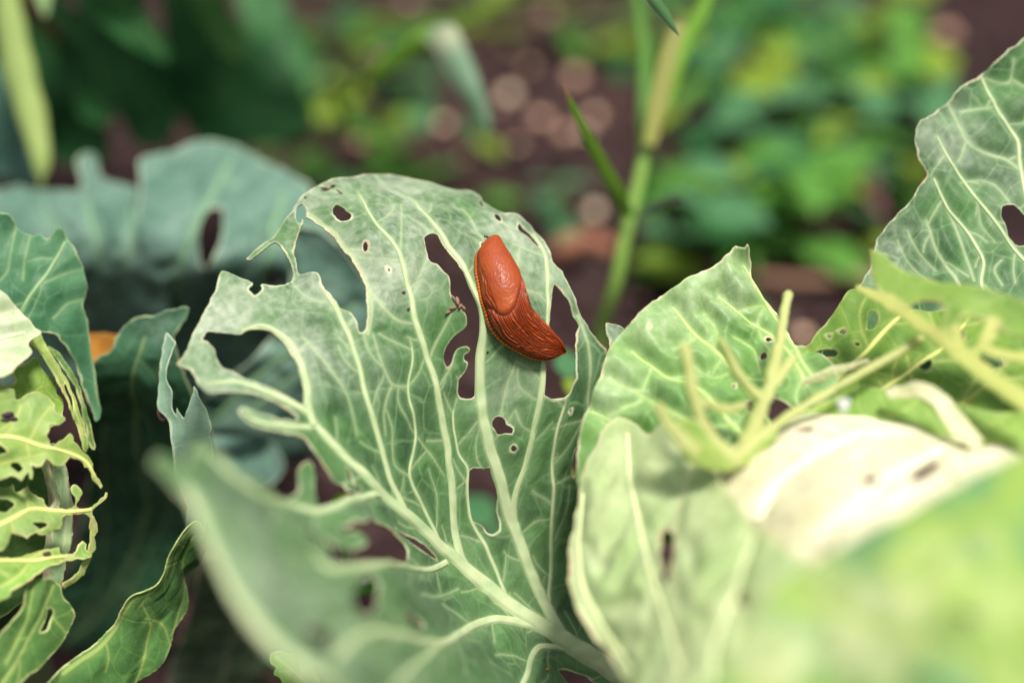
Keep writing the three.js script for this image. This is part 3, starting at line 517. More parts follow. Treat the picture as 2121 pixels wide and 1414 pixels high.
buildLeaf(cab, {   // wrapper leaf with the peaked tip
  label: 'broad bright green wrapper leaf with a peaked tip', pal: 'pale', tint: { lam: '#74a352', lam2: '#588c40', bloom: '#c4d4b0', vein: '#b6cd82', fine: '#94bb6a' }, step: 0.0012, texel: 0.00026, seed: 21, bloom: 0.25, waxLightAt: [[1500, 590, 70, 0.8], [1350, 690, 60, 0.6], [1260, 820, 60, 0.7], [1420, 640, 50, 0.5]], cell: 0.014, pucker: 0.006, blister: 0.003, coat: 0.45, coatR: 0.38,  // pale patches: glossy highlights put into the blade colour
  ctrl: [[1540, 540, .578], [1400, 610, .575], [1270, 720, .563], [1205, 900, .552], [1210, 1100, .545], [1400, 800, .55], [1500, 700, .566], [1640, 705, .572], [1550, 850, .543], [1500, 960, .53], [1660, 850, .548], [1350, 1000, .53], [1600, 950, .535]],
  outline: [[1551, 523], [1543, 528], [1519, 525], [1509, 539], [1480, 562], [1434, 585], [1399, 606], [1357, 633], [1325, 663], [1300, 687], [1275, 714], [1258, 747], [1244, 790], [1226, 836], [1212, 871], [1201, 924], [1197, 970], [1200, 1050], [1215, 1150], [1300, 1180], [1500, 1080], [1640, 960], [1720, 870], [1730, 790], [1690, 728], [1668, 723], [1650, 719], [1640, 705], [1625, 680], [1608, 652], [1587, 624], [1562, 592], [1556, 564]],
  holes: [[[1344, 690], [1348, 693], [1345, 699], [1341, 696]], [[1585, 705], [1600, 702], [1604, 712], [1590, 714]], [[1575, 738], [1588, 736], [1590, 746], [1576, 748]], [[1546, 838], [1560, 826], [1590, 830], [1640, 845], [1660, 862], [1600, 880], [1565, 862]], [[1515, 800], [1527, 793], [1522, 806]]],
  veins: [{ w: [6, 12], p: [[1395, 640], [1440, 690], [1490, 740], [1540, 800], [1600, 880]], solid: true }, { w: [5, 9], p: [[1490, 620], [1545, 665], [1600, 700], [1640, 740], [1670, 800]], solid: true }, { w: [5, 11], p: [[1310, 730], [1380, 780], [1440, 800], [1500, 860], [1560, 930]], solid: true },
    { w: [4, 4], p: [[1400, 720], [1430, 705], [1445, 695]] }, { w: [4, 4], p: [[1440, 760], [1480, 785], [1520, 770]] }, { w: [4, 4], p: [[1460, 650], [1485, 690], [1480, 720]] }, { w: [4, 4], p: [[1520, 700], [1560, 725], [1575, 770]] }, { w: [5, 9], p: [[1540, 550], [1580, 620], [1640, 715], [1680, 780]] }, { w: [5, 8], p: [[1225, 860], [1300, 890], [1400, 930], [1480, 960]], solid: true }, { w: [5, 8], p: [[1265, 790], [1330, 820], [1400, 860], [1480, 910]] }],
});
buildLeaf(cab, {   // small curl beside the wrapper leaf
  pal: 'green', step: 0.001, texel: 0.0004, seed: 25, ctrl: [[1262, 675, .585], [1290, 682, .585], [1255, 720, .58], [1280, 740, .58], [1250, 800, .575]],
  outline: [[1254, 672], [1272, 672], [1296, 683], [1300, 720], [1280, 760], [1262, 800], [1240, 820], [1246, 770], [1255, 740], [1262, 715]], label: 'small curled pale leaf flap',
});
buildLeaf(cab, {   // yellow green leaf to the right of the notch
  label: 'yellow-green leaf pitted with small holes', pal: 'yellow', step: 0.0012, texel: 0.0003, seed: 31, bloom: 0.25, trans: 0.5,
  ctrl: [[1680, 720, .57], [1760, 610, .574], [1830, 620, .565], [1900, 700, .555], [2000, 650, .553], [2121, 700, .545], [1760, 800, .553], [1900, 850, .538], [2121, 870, .525], [2250, 800, .53]],
  outline: [[1660, 730], [1674, 722], [1700, 692], [1730, 655], [1758, 611], [1790, 605], [1830, 612], [1900, 640], [2000, 640], [2121, 650], [2260, 680], [2280, 850], [2121, 920], [1950, 900], [1820, 880], [1740, 870], [1690, 840], [1660, 790]],
  holes: [[[1690, 732], [1732, 725], [1730, 738], [1688, 742]], [[1798, 655], [1812, 648], [1820, 660], [1810, 682], [1796, 680]], [[1710, 700], [1722, 696], [1720, 704]], [[1735, 690], [1752, 684], [1750, 692]], [[1765, 708], [1782, 706], [1778, 714]], [[1900, 760], [1930, 750], [1925, 775]], [[1960, 690], [1990, 680], [2000, 710], [1970, 715]], [[2030, 740], [2070, 735], [2080, 760], [2040, 765]]],
  veins: [{ w: [14, 7], p: [[1680, 830], [1760, 760], [1830, 690], [1880, 640]], solid: true }, { w: [10, 5], p: [[1760, 850], [1850, 790], [1960, 720], [2010, 660]], solid: true }, { w: [6, 4], p: [[1700, 800], [1690, 760], [1672, 730]] }, { w: [8, 5], p: [[1900, 860], [1890, 790], [1880, 740]] }, { w: [8, 5], p: [[1950, 870], [2040, 800], [2100, 740]] }, { w: [5, 4], p: [[1820, 790], [1860, 830], [1900, 860]] }],
});
buildLeaf(cab, {   // blurred ragged leaf edge in front of it
  label: 'ragged yellow-green leaf eaten to a net', pal: 'yellow', tint: { lam: '#9cc25a' }, step: 0.0014, texel: 0.0004, seed: 33, bloom: 0.4, trans: 0.5,
  ctrl: [[1805, 520, .535], [1830, 600, .53], [1960, 590, .52], [2000, 700, .51], [2121, 630, .51], [2121, 800, .495], [2260, 760, .49], [1900, 680, .52]],
  outline: [[1803, 522], [1830, 526], [1860, 552], [1900, 572], [1960, 588], [2050, 602], [2121, 622], [2260, 660], [2270, 740], [2121, 700], [2080, 690], [2050, 665], [1995, 662], [1980, 690], [1955, 690], [1958, 640], [1920, 625], [1880, 640], [1850, 625], [1812, 590]],
  strands: [{ w: [26, 34], p: [[1845, 625], [1900, 670], [1990, 735], [2060, 790], [2150, 850], [2230, 900]] }, { w: [22, 16], p: [[1850, 640], [1820, 620], [1780, 600]] }, { w: [16, 20], p: [[1980, 690], [1990, 730]] }, { w: [24, 24], p: [[2060, 670], [2040, 720], [2100, 740], [2200, 740]] }, { w: [16, 14], p: [[2010, 740], [2060, 700]] }],
});
buildLeaf(cab, {   // lacework of bare ribs
  label: 'leaf eaten down to bare yellowish ribs', pal: 'yellow', tint: { lam: '#aac268', vein: '#d3d794' }, step: 0.0012, texel: 0.0004, seed: 35, bloom: 0.2, trans: 0.4, edgeW: 0.6, thick: 0.002,
  ctrl: [[1905, 700, .525], [1640, 860, .517], [1560, 910, .51], [1625, 620, .545], [1600, 760, .525], [1500, 715, .515], [1420, 720, .50], [1440, 850, .497], [1500, 940, .497], [1640, 750, .53], [1440, 960, .492], [1350, 900, .497]],
  outline: [[1395, 880], [1440, 870], [1490, 905], [1540, 930], [1575, 905], [1600, 890], [1610, 905], [1570, 945], [1520, 975], [1460, 965], [1410, 930]],
  strands: [{ w: [13, 20], p: [[1905, 703], [1860, 730], [1780, 775], [1700, 822], [1640, 858], [1560, 915], [1520, 950]] }, { w: [16, 26], p: [[1632, 612], [1622, 650], [1614, 700], [1603, 760], [1580, 840], [1545, 930]] }, { w: [15, 20], p: [[1495, 712], [1520, 760], [1550, 805], [1585, 832]] }, { w: [16, 14], p: [[1640, 745], [1612, 785], [1596, 805]] }, { w: [22, 22], p: [[1418, 722], [1428, 780], [1442, 840], [1480, 905], [1525, 950]] }, { w: [14, 16], p: [[1440, 830], [1500, 850], [1540, 840]] }, { w: [18, 20], p: [[1360, 850], [1390, 890], [1440, 930]] }],
});
buildLeaf(cab, { name: 'leaf_shred', label: 'thin pale shred of leaf', pal: 'cream', tint: { lam: '#d3dfae', lam2: '#c3d598' }, step: 0.0008, texel: 0.0004, seed: 37, ctrl: [[1660, 786, .54], [1720, 762, .538], [1800, 748, .536], [1720, 790, .54]], outline: [[1660, 784], [1700, 766], [1740, 752], [1800, 744], [1795, 752], [1740, 768], [1700, 786], [1664, 792]] });
buildLeaf(cab, { name: 'leaf_shred', label: 'pale curled leaf rim', pal: 'cream', tint: { lam: '#dfe2b4', lam2: '#cfd99c' }, step: 0.001, texel: 0.0004, seed: 38, ctrl: [[1860, 800, .52], [1920, 800, .51], [1990, 880, .505], [1940, 880, .50], [1880, 840, .515]], outline: [[1835, 812], [1870, 802], [1910, 798], [1960, 822], [2010, 880], [2040, 920], [1980, 905], [1940, 850], [1900, 825], [1850, 828]] });
buildLeaf(cab, { label: 'green leaf tucked behind the head', pal: 'yellow', step: 0.0014, texel: 0.0005, seed: 39, ctrl: [[1560, 940, .53], [1700, 860, .535], [1850, 820, .53], [2100, 870, .51], [1900, 900, .52], [1700, 930, .53]], outline: [[1500, 960], [1580, 900], [1660, 860], [1740, 825], [1820, 810], [1960, 830], [2050, 850], [2200, 870], [2250, 960], [2100, 960], [1900, 930], [1700, 960]] });
buildLeaf(cab, {   // the head
  name: 'head', label: 'firm rounded cream-white cabbage head, nibbled on top', pal: 'cream', step: 0.0016, texel: 0.0004, seed: 41, bloom: 0.5, pucker: 0.002, trans: 0.2, net: 0.6, coat: 0.3, spots: 0.5,
  ctrl: [[1780, 846, .545], [1550, 925, .52], [1480, 1000, .51], [2000, 885, .53], [1700, 950, .487], [1850, 950, .482], [1700, 1100, .45], [1900, 1050, .447], [1560, 1070, .478], [2121, 980, .49], [1750, 1250, .437], [2200, 1150, .46], [1500, 1200, .475], [2000, 1300, .44]],
  outline: [[1470, 985], [1530, 915], [1600, 880], [1680, 856], [1780, 845], [1850, 848], [1950, 860], [2050, 897], [2121, 938], [2260, 1010], [2260, 1350], [1900, 1400], [1600, 1380], [1480, 1250], [1450, 1100]],
  holes: [[[1640, 905], [1668, 896], [1690, 902], [1668, 908]], [[1780, 995], [1800, 985], [1850, 1000], [1835, 1018], [1800, 1010]], [[1885, 985], [1930, 965], [1945, 975], [1900, 1000]]],
  veins: [{ w: [30, 12], p: [[1560, 1080], [1600, 1010], [1680, 950], [1780, 900]], solid: true }, { w: [24, 10], p: [[1680, 1120], [1780, 1040], [1900, 960], [1980, 910]], solid: true }, { w: [14, 8], p: [[1700, 950], [1640, 930], [1590, 930]] }],
});
buildLeaf(cab, {   // front left wrapper
  label: 'pale green wrapper leaf curving round the front of the head', pal: 'pale', tint: { lam: '#c6d99c', lam2: '#aaca80', vein: '#d9e2ae', bloom: '#dfe6c6' }, step: 0.0014, texel: 0.0004, seed: 43, bloom: 0.5, trans: 0.4, cell: 0.016, edgeW: 1.6, pucker: 0.003,
  ctrl: [[1185, 1100, .524], [1195, 1250, .507], [1280, 1390, .477], [1290, 880, .542], [1240, 980, .535], [1350, 1000, .520], [1390, 1150, .484], [1450, 950, .517], [1500, 1050, .486], [1600, 1150, .452], [1500, 1300, .432], [1400, 1450, .425], [1650, 1450, .40], [1700, 1250, .42]],
  outline: [[1262, 890], [1290, 868], [1318, 880], [1350, 905], [1385, 872], [1410, 890], [1450, 945], [1500, 1005], [1560, 1080], [1620, 1130], [1690, 1180], [1760, 1260], [1780, 1500], [1420, 1520], [1330, 1450], [1290, 1400], [1250, 1345], [1215, 1290], [1190, 1235], [1180, 1180], [1178, 1120], [1187, 1060], [1205, 1000], [1230, 945]],
  holes: [[[1368, 1102], [1380, 1096], [1392, 1106], [1393, 1150], [1386, 1200], [1374, 1206], [1370, 1160]], [[1510, 1215], [1535, 1225], [1545, 1250], [1520, 1245]]],
  veins: [{ w: [9, 13], p: [[1300, 900], [1305, 1000], [1330, 1120], [1370, 1260], [1410, 1400]], solid: true }, { w: [9, 13], p: [[1205, 1020], [1195, 1120], [1210, 1220], [1260, 1320], [1310, 1400]], solid: true }, { w: [12, 16], p: [[1430, 960], [1400, 1080], [1400, 1250], [1430, 1400]], solid: false }, { w: [10, 16], p: [[1560, 1110], [1520, 1220], [1480, 1340], [1470, 1450]] }],
});
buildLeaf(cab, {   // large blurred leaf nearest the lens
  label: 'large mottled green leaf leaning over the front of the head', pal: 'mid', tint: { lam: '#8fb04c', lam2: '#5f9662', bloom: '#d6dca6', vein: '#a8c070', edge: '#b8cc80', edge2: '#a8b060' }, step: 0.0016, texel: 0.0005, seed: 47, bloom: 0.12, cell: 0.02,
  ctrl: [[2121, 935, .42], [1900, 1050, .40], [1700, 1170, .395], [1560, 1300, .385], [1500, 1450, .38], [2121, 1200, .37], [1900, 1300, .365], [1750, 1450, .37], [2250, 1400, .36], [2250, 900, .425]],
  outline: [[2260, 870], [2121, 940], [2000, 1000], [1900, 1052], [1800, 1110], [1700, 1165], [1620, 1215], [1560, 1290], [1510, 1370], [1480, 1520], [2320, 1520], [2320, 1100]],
  holes: [[[1975, 1280], [2000, 1270], [2030, 1285], [2020, 1300], [1985, 1300]]], waxLightAt: [[1930, 1160, 38, 2.2], [1872, 1240, 36, 2.2], [1770, 1310, 40, 1.6], [1840, 1335, 40, 1.6], [2085, 1245, 34, 1.6], [1610, 1375, 34, 1.5], [1705, 1212, 30, 1.4], [2050, 1130, 30, 0.8], [1560, 1330, 50, 0.8], [1760, 1220, 60, 0.5]],  // pale spots: highlights painted into the leaf colour
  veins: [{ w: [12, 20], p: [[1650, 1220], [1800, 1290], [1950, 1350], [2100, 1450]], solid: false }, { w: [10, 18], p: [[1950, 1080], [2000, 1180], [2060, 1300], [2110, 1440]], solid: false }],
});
buildLeaf(cab, { label: 'lower outer leaf added below the view to shade the gap', pal: 'green', step: 0.003, texel: 0.0008, seed: 48, ctrl: [[700, 1560, .47], [1000, 1560, .50], [600, 1900, .40], [1000, 1950, .42], [1300, 1700, .47], [800, 1750, .44]], outline: [[1250, 1560], [1050, 1540], [800, 1560], [600, 1640], [500, 1800], [560, 2000], [800, 2100], [1050, 2050], [1250, 1850], [1330, 1650]], veins: [{ name: 'midrib', w: [40, 14], p: [[1280, 1600], [1000, 1720], [700, 1900]] }] });  // unseen leaf, added to keep light off the low gap
{ // stalk carrying the leaves
  const t = px(1750, 1250, 0.52), c = new THREE.CatmullRomCurve3([V3(t.x, -0.03, t.z), V3(t.x + 0.004, 0.05, t.z + 0.003), V3(t.x, t.y - 0.02, t.z)]);
  part(cab, 'stem', new THREE.TubeGeometry(c, 20, 0.019, 14), new THREE.MeshStandardMaterial({ color: '#9aa878', roughness: 0.8 }));
}

// ================================================================== cabbage at the left with the lacy yellow-green leaves
const cabL = thing('cabbage', 'tattered cabbage with lacy yellow-green inner leaves and wavy dark outer leaves', 'cabbage', V3(-0.26, 0, -0.42));
const LF = (o) => buildLeaf(cabL, { step: 0.0011, texel: 0.00028, ...o });
LF({ label: 'pale leaf with a smooth bright rim', pal: 'pale', tint: { lam: '#b5cc92', lam2: '#a3c07e' }, seed: 51, bloom: 1, pucker: 0.002, ctrl: [[0, 605, .56], [60, 670, .565], [85, 695, .565], [60, 735, .56], [0, 780, .55], [-150, 640, .55], [-150, 800, .54]], outline: [[-160, 560], [-60, 580], [0, 604], [21, 623], [46, 651], [67, 676], [85, 694], [60, 704], [60, 718], [66, 733], [35, 757], [7, 782], [-160, 820]], veins: [{ w: [6, 10], p: [[50, 690], [0, 700], [-100, 730]] }, { w: [5, 8], p: [[30, 645], [-40, 660], [-120, 680]] }, { w: [4, 6], p: [[40, 740], [-20, 740], [-100, 770]] }] });
LF({ label: 'yellow-green leaf stub under the pale leaf', pal: 'yellow', seed: 52, ctrl: [[35, 754, .575], [90, 770, .58], [125, 825, .585], [60, 850, .575], [-60, 850, .57]], outline: [[-80, 740], [35, 756], [71, 739], [92, 768], [113, 789], [117, 814], [128, 826], [122, 870], [60, 900], [-80, 900]], holes: [[[0, 780], [22, 770], [28, 790], [12, 800], [-2, 796]]] });
const KT = { lam: '#9dbf5e', lam2: '#82ae4c', bloom: '#c3d49a' };
LF({ label: 'chewed yellow-green leaf carrying dark droppings', pal: 'yellow', tint: KT, trans: 0.4, seed: 53, bloom: 0.6, rough: 0.0012, step: 0.0008, ctrl: [[0, 860, .552], [78, 814, .564], [134, 870, .563], [98, 900, .558], [150, 920, .566], [0, 950, .548], [110, 940, .556], [176, 952, .568], [205, 1008, .572], [-120, 850, .54], [-120, 980, .535], [60, 985, .55]],
  outline: [[-140, 800], [0, 806], [25, 806], [32, 831], [53, 818], [78, 814], [103, 831], [117, 856], [134, 870], [117, 881], [99, 884], [94, 910], [108, 925], [125, 912], [144, 899], [154, 926], [168, 940], [184, 958], [201, 987], [207, 1008], [202, 1014], [193, 992], [176, 967], [158, 949], [140, 948], [128, 962], [112, 966], [95, 958], [78, 970], [66, 964], [64, 995], [52, 976], [40, 996], [20, 986], [0, 994], [-140, 1005]],
  holes: [[[20, 962], [34, 958], [46, 968], [32, 980]], [[-30, 930], [0, 924], [10, 936], [-10, 945]]],
  veins: [{ w: [9, 8], p: [[-60, 910], [20, 905], [90, 925], [140, 938], [176, 958], [200, 1000]], solid: true }, { w: [5, 4], p: [[60, 912], [80, 870], [100, 845]] }, { w: [4, 4], p: [[0, 890], [30, 870], [40, 840]] }, { w: [5, 4], p: [[0, 960], [40, 950], [90, 940]] }] });
LF({ label: 'ragged yellow-green leaf reduced to a rib with hanging shreds', pal: 'yellow', tint: KT, trans: 0.4, seed: 66, bloom: 0.5, rough: 0.0012, step: 0.0008, ctrl: [[0, 1020, .555], [92, 1050, .563], [140, 1060, .566], [186, 1056, .572], [214, 1025, .576], [195, 1100, .575], [186, 1150, .572], [140, 1210, .565], [110, 1098, .556], [30, 1100, .548], [-120, 1020, .545], [-120, 1140, .535], [146, 1008, .572]],
  outline: [[-140, 1010], [0, 1012], [24, 1000], [30, 1018], [52, 1008], [66, 1026], [88, 1034], [100, 1050], [140, 1055], [150, 1040], [146, 1022], [143, 1008], [152, 1006], [163, 1018], [160, 1032], [156, 1047], [168, 1053], [185, 1052], [198, 1038], [213, 1020], [217, 1026], [201, 1048], [192, 1057], [197, 1090], [195, 1135], [187, 1160], [177, 1190], [150, 1213], [132, 1217], [131, 1208], [150, 1201], [167, 1180], [178, 1154], [184, 1130], [185, 1092], [177, 1067], [160, 1063], [134, 1069], [127, 1085], [129, 1097], [110, 1096], [98, 1106], [84, 1110], [76, 1102], [64, 1104], [56, 1118], [30, 1104], [0, 1140], [-140, 1160]],
  holes: [[[-20, 1040], [8, 1034], [26, 1046], [6, 1062], [-22, 1056]], [[64, 1082], [84, 1078], [96, 1086], [80, 1094]]],
  veins: [{ w: [8, 9], p: [[186, 1056], [140, 1060], [92, 1054], [60, 1056], [0, 1085], [-80, 1110]], solid: true }, { w: [5, 5], p: [[187, 1060], [191, 1090], [189, 1135], [180, 1165], [160, 1200]] }, { w: [5, 5], p: [[60, 1056], [50, 1030], [26, 1012]] }] });
LF({ label: 'narrow green leaf flap with a hooked end', pal: 'yellow', tint: { lam: '#7fae48', lam2: '#669a3e', bloom: '#a7c47c' }, seed: 67, bloom: 0.4, rough: 0.0008, step: 0.0009, ctrl: [[0, 1165, .545], [100, 1145, .558], [150, 1155, .565], [180, 1140, .57], [60, 1205, .548], [0, 1240, .538], [-120, 1200, .53]],
  outline: [[-140, 1170], [0, 1158], [24, 1156], [60, 1148], [100, 1139], [118, 1135], [124, 1150], [150, 1144], [163, 1130], [168, 1121], [178, 1127], [175, 1141], [187, 1147], [180, 1158], [150, 1161], [124, 1167], [110, 1173], [85, 1186], [68, 1197], [50, 1211], [20, 1229], [0, 1246], [-140, 1262]], holes: [[[84, 1150], [98, 1145], [104, 1152], [92, 1157]]],
  veins: [{ w: [9, 7], p: [[-80, 1170], [24, 1163], [100, 1160], [150, 1153]], solid: true }, { w: [4, 4], p: [[60, 1163], [40, 1190], [0, 1215]] }] });
LF({ name: 'leaf_stalk', label: 'thick pale leaf stalk', pal: 'pale', seed: 54, thick: 0.004, ctrl: [[120, 940, .585], [136, 1057, .585], [132, 1180, .58], [90, 1050, .58], [155, 1100, .59]], outline: [[100, 920], [125, 940], [140, 1000], [148, 1057], [146, 1120], [136, 1180], [120, 1240], [98, 1240], [100, 1150], [106, 1057], [100, 980]], veins: [{ w: [5, 6], p: [[128, 960], [138, 1057], [132, 1150]] }] });
LF({ name: 'leaf_stalk', label: 'thin pale split leaf rib', pal: 'cream', tint: { lam: '#c9d79a', lam2: '#b5cb86' }, seed: 55, thick: 0.002, ctrl: [[92, 962, .572], [116, 1037, .575], [104, 1056, .575], [80, 1000, .57]], outline: [[84, 962], [97, 956], [108, 1000], [120, 1037], [106, 1060], [98, 1056], [106, 1036], [94, 1000]] });
LF({ label: 'dark green inner leaf seen edge on', pal: 'mid', seed: 56, ctrl: [[60, 1000, .60], [80, 1100, .60], [-50, 1000, .59], [0, 1250, .585], [-60, 1250, .58], [110, 1180, .60]], outline: [[-100, 900], [60, 930], [110, 980], [130, 1060], [125, 1150], [90, 1200], [40, 1250], [-100, 1300]] });
LF({ label: 'folded dark green leaf with a pale blunt rim', pal: 'mid', tint: { lam: '#4d7a3c' }, seed: 57, rough: 0.0004, ctrl: [[80, 1200, .553], [52, 1253, .545], [124, 1213, .56], [148, 1275, .563], [100, 1350, .555], [40, 1414, .54], [-60, 1450, .53], [0, 1290, .54]], outline: [[-60, 1370], [0, 1310], [40, 1270], [52, 1253], [58, 1212], [80, 1198], [104, 1199], [124, 1213], [129, 1233], [148, 1263], [150, 1283], [130, 1329], [88, 1378], [44, 1416], [0, 1500], [-80, 1500]], holes: [[[104, 1260], [112, 1270], [98, 1300], [84, 1310], [96, 1285]]], veins: [{ w: [6, 8], p: [[110, 1215], [90, 1270], [50, 1340], [0, 1420]] }, { w: [5, 6], p: [[70, 1215], [55, 1290], [10, 1370]] }] });
LF({ label: 'wavy-edged green outer leaf curling upward', pal: 'mid', tint: { lam: '#4f8045', lam2: '#3f6d3a' }, seed: 58, bloom: 0.3, rough: 0.0003, ruffle: 0.003, ctrl: [[400, 1085, .585], [330, 1180, .578], [250, 1265, .572], [130, 1390, .56], [390, 1240, .60], [350, 1310, .595], [300, 1400, .59], [420, 1140, .60], [200, 1470, .575]],
  outline: [[407, 1077], [375, 1097], [347, 1137], [331, 1181], [307, 1213], [271, 1233], [250, 1267], [239, 1301], [207, 1337], [171, 1361], [128, 1388], [88, 1418], [40, 1500], [230, 1500], [279, 1416], [319, 1377], [347, 1329], [356, 1301], [387, 1269], [394, 1233], [388, 1197], [415, 1169], [425, 1137], [418, 1105]],
  veins: [{ w: [4, 6], p: [[395, 1110], [375, 1170], [385, 1225], [350, 1310]] }, { w: [6, 4], p: [[270, 1440], [300, 1340], [310, 1290], [290, 1250]] }, { w: [4, 5], p: [[345, 1325], [330, 1290], [300, 1280]] }, { w: [7, 8], p: [[402, 1085], [372, 1110], [346, 1150], [333, 1190], [308, 1224], [275, 1243], [255, 1275], [243, 1307], [210, 1345], [130, 1398]] }] });
LF({ label: 'deep green cupped leaf with a pale folded tip', pal: 'dark', tint: { lam: '#3f7350', lam2: '#346546', bloom: '#8fae9c' }, seed: 59, bloom: 0.12, waxLightAt: [[330, 670, 60, 0.7]], trans: 0.05, ctrl: [[191, 754, .63], [255, 676, .628], [398, 630, .625], [340, 690, .628], [300, 850, .675], [210, 900, .69], [400, 900, .66], [300, 1050, .73], [400, 1050, .70], [200, 1150, .76], [144, 1313, .79], [300, 1250, .76], [180, 1350, .80]],  // tip painted paler, as the light falls on the fold
  outline: [[191, 754], [230, 725], [242, 695], [255, 676], [283, 651], [318, 647], [354, 633], [382, 626], [398, 630], [389, 651], [375, 676], [365, 700], [400, 800], [440, 900], [450, 1050], [410, 1150], [330, 1290], [200, 1400], [60, 1400], [100, 1250], [150, 1150], [180, 1000], [180, 850]],
  veins: [{ name: 'midrib', w: [7, 18], p: [[300, 700], [275, 800], [279, 902], [303, 1010], [299, 1073], [275, 1149], [239, 1217], [191, 1289], [130, 1330]], solid: true }, { w: [5, 10], p: [[215, 880], [215, 1000], [215, 1100], [200, 1220], [160, 1300]], solid: true }, { w: [5, 8], p: [[390, 900], [350, 1050], [300, 1160], [240, 1260]] }] });
LF({ label: 'narrow grey-green leaf torn into spikes at its top', pal: 'blue', tint: { lam: '#7fa284', lam2: '#6d9472' }, seed: 60, bloom: 0.8, rough: 0.0003, step: 0.0008, ctrl: [[354, 690, .60], [372, 710, .598], [350, 785, .592], [410, 800, .588], [432, 900, .585], [360, 930, .588], [435, 1010, .592], [383, 1080, .603], [425, 1060, .603], [400, 1150, .63]],
  outline: [[350, 692], [356, 688], [374, 706], [368, 722], [358, 750], [351, 786], [368, 807], [362, 845], [366, 862], [372, 842], [378, 866], [392, 845], [404, 812], [409, 795], [415, 818], [428, 853], [435, 888], [432, 905], [440, 942], [436, 1010], [428, 1045], [424, 1100], [415, 1170], [396, 1160], [384, 1090], [371, 1010], [358, 930], [350, 872], [336, 840], [336, 790], [342, 740]],
  veins: [{ w: [5, 8], p: [[410, 810], [412, 860], [400, 930], [392, 1000], [396, 1080]] }, { w: [4, 5], p: [[430, 880], [426, 960], [405, 1040]] }, { w: [4, 5], p: [[352, 740], [346, 800], [368, 900], [385, 1000]] }, { w: [4, 3], p: [[395, 930], [380, 890], [375, 870]] }] });
LF({ label: 'dark upright leaf with a notched top edge', pal: 'dark', tint: { lam: '#4a7d55', lam2: '#356a45', bloom: '#86ab92' }, seed: 61, bloom: 0.25, rough: 0.0006, ctrl: [[0, 445, .605], [60, 490, .605], [120, 475, .607], [178, 600, .612], [90, 600, .60], [0, 600, .60], [185, 720, .61], [205, 850, .61], [120, 680, .602], [150, 760, .605], [-100, 550, .60]],
  outline: [[-120, 440], [-40, 450], [0, 442], [14, 444], [30, 457], [34, 474], [67, 487], [78, 483], [95, 494], [120, 471], [138, 492], [156, 517], [170, 549], [180, 598], [171, 633], [181, 669], [188, 718], [197, 771], [204, 824], [208, 855], [198, 872], [184, 842], [168, 800], [150, 740], [120, 700], [96, 690], [60, 690], [-120, 690]],
  veins: [{ w: [5, 10], p: [[135, 500], [124, 520], [100, 560], [74, 595], [40, 650]], solid: true }, { w: [4, 6], p: [[165, 560], [130, 570], [90, 585]] }, { w: [5, 6], p: [[30, 470], [22, 520], [15, 560], [0, 580]] }, { w: [4, 6], p: [[60, 490], [48, 540], [45, 580]] }, { w: [5, 6], p: [[178, 620], [140, 630], [110, 660]] }, { w: [6, 5], p: [[174, 640], [183, 690], [190, 760], [202, 840]] }] });
LF({ label: 'slender bright strip of rolled leaf', pal: 'yellow', tint: { lam: '#9fc05c' }, seed: 62, step: 0.0008, ctrl: [[70, 700, .573], [99, 718, .575], [134, 771, .58], [156, 824, .583], [180, 895, .585], [178, 940, .585], [149, 842, .578], [110, 780, .574]], outline: [[58, 704], [72, 695], [86, 692], [99, 718], [134, 771], [156, 824], [180, 895], [183, 930], [174, 936], [168, 905], [148, 848], [120, 788], [98, 750], [72, 722]], holes: [[[135, 792], [141, 800], [150, 825], [155, 850], [147, 835]]], veins: [{ w: [4, 5], p: [[92, 715], [122, 765], [148, 825], [172, 900]] }] });
LF({ label: 'second thin ragged strip of leaf', pal: 'mid', seed: 63, step: 0.0008, ctrl: [[100, 720, .595], [150, 780, .597], [170, 840, .597], [190, 900, .60], [150, 850, .595]], outline: [[95, 715], [120, 730], [148, 768], [164, 800], [174, 840], [188, 880], [196, 930], [182, 920], [168, 850], [152, 800], [130, 765]] });
LF({ name: 'dead_leaf', label: 'withered orange-yellow leaf scrap', pal: 'yellow', tint: { lam: '#c8862c', lam2: '#b97424', bloom: '#d8a25a', vein: '#d8a050', fine: '#c98f40', edge: '#b07030' }, seed: 64, step: 0.0014, ctrl: [[190, 700, .66], [235, 695, .66], [200, 760, .66], [240, 740, .665]], outline: [[170, 695], [240, 692], [262, 710], [225, 740], [195, 765], [170, 750]] });
LF({ label: 'low outer leaf under the wavy-edged leaf', pal: 'green', seed: 65, step: 0.002, ctrl: [[470, 1180, .70], [420, 1350, .74], [560, 1300, .76], [350, 1450, .76], [650, 1450, .80]], outline: [[420, 1150], [480, 1160], [540, 1220], [600, 1300], [660, 1420], [640, 1520], [380, 1520], [350, 1400], [390, 1280]], veins: [{ w: [10, 6], p: [[440, 1500], [470, 1350], [500, 1240]] }] });
LF({ name: 'head', label: 'round green head added beyond the left edge to block light', pal: 'pale', step: 0.004, texel: 0.0008, seed: 68, ctrl: [[-150, 800, .64], [-40, 950, .63], [-40, 1150, .63], [-150, 1000, .585], [-300, 1000, .60], [-150, 1300, .62], [-330, 1200, .62]], outline: [[-150, 780], [-60, 850], [10, 960], [20, 1100], [-20, 1250], [-120, 1350], [-300, 1330], [-400, 1150], [-380, 950], [-280, 820]] });  // added out of view to block light from the left
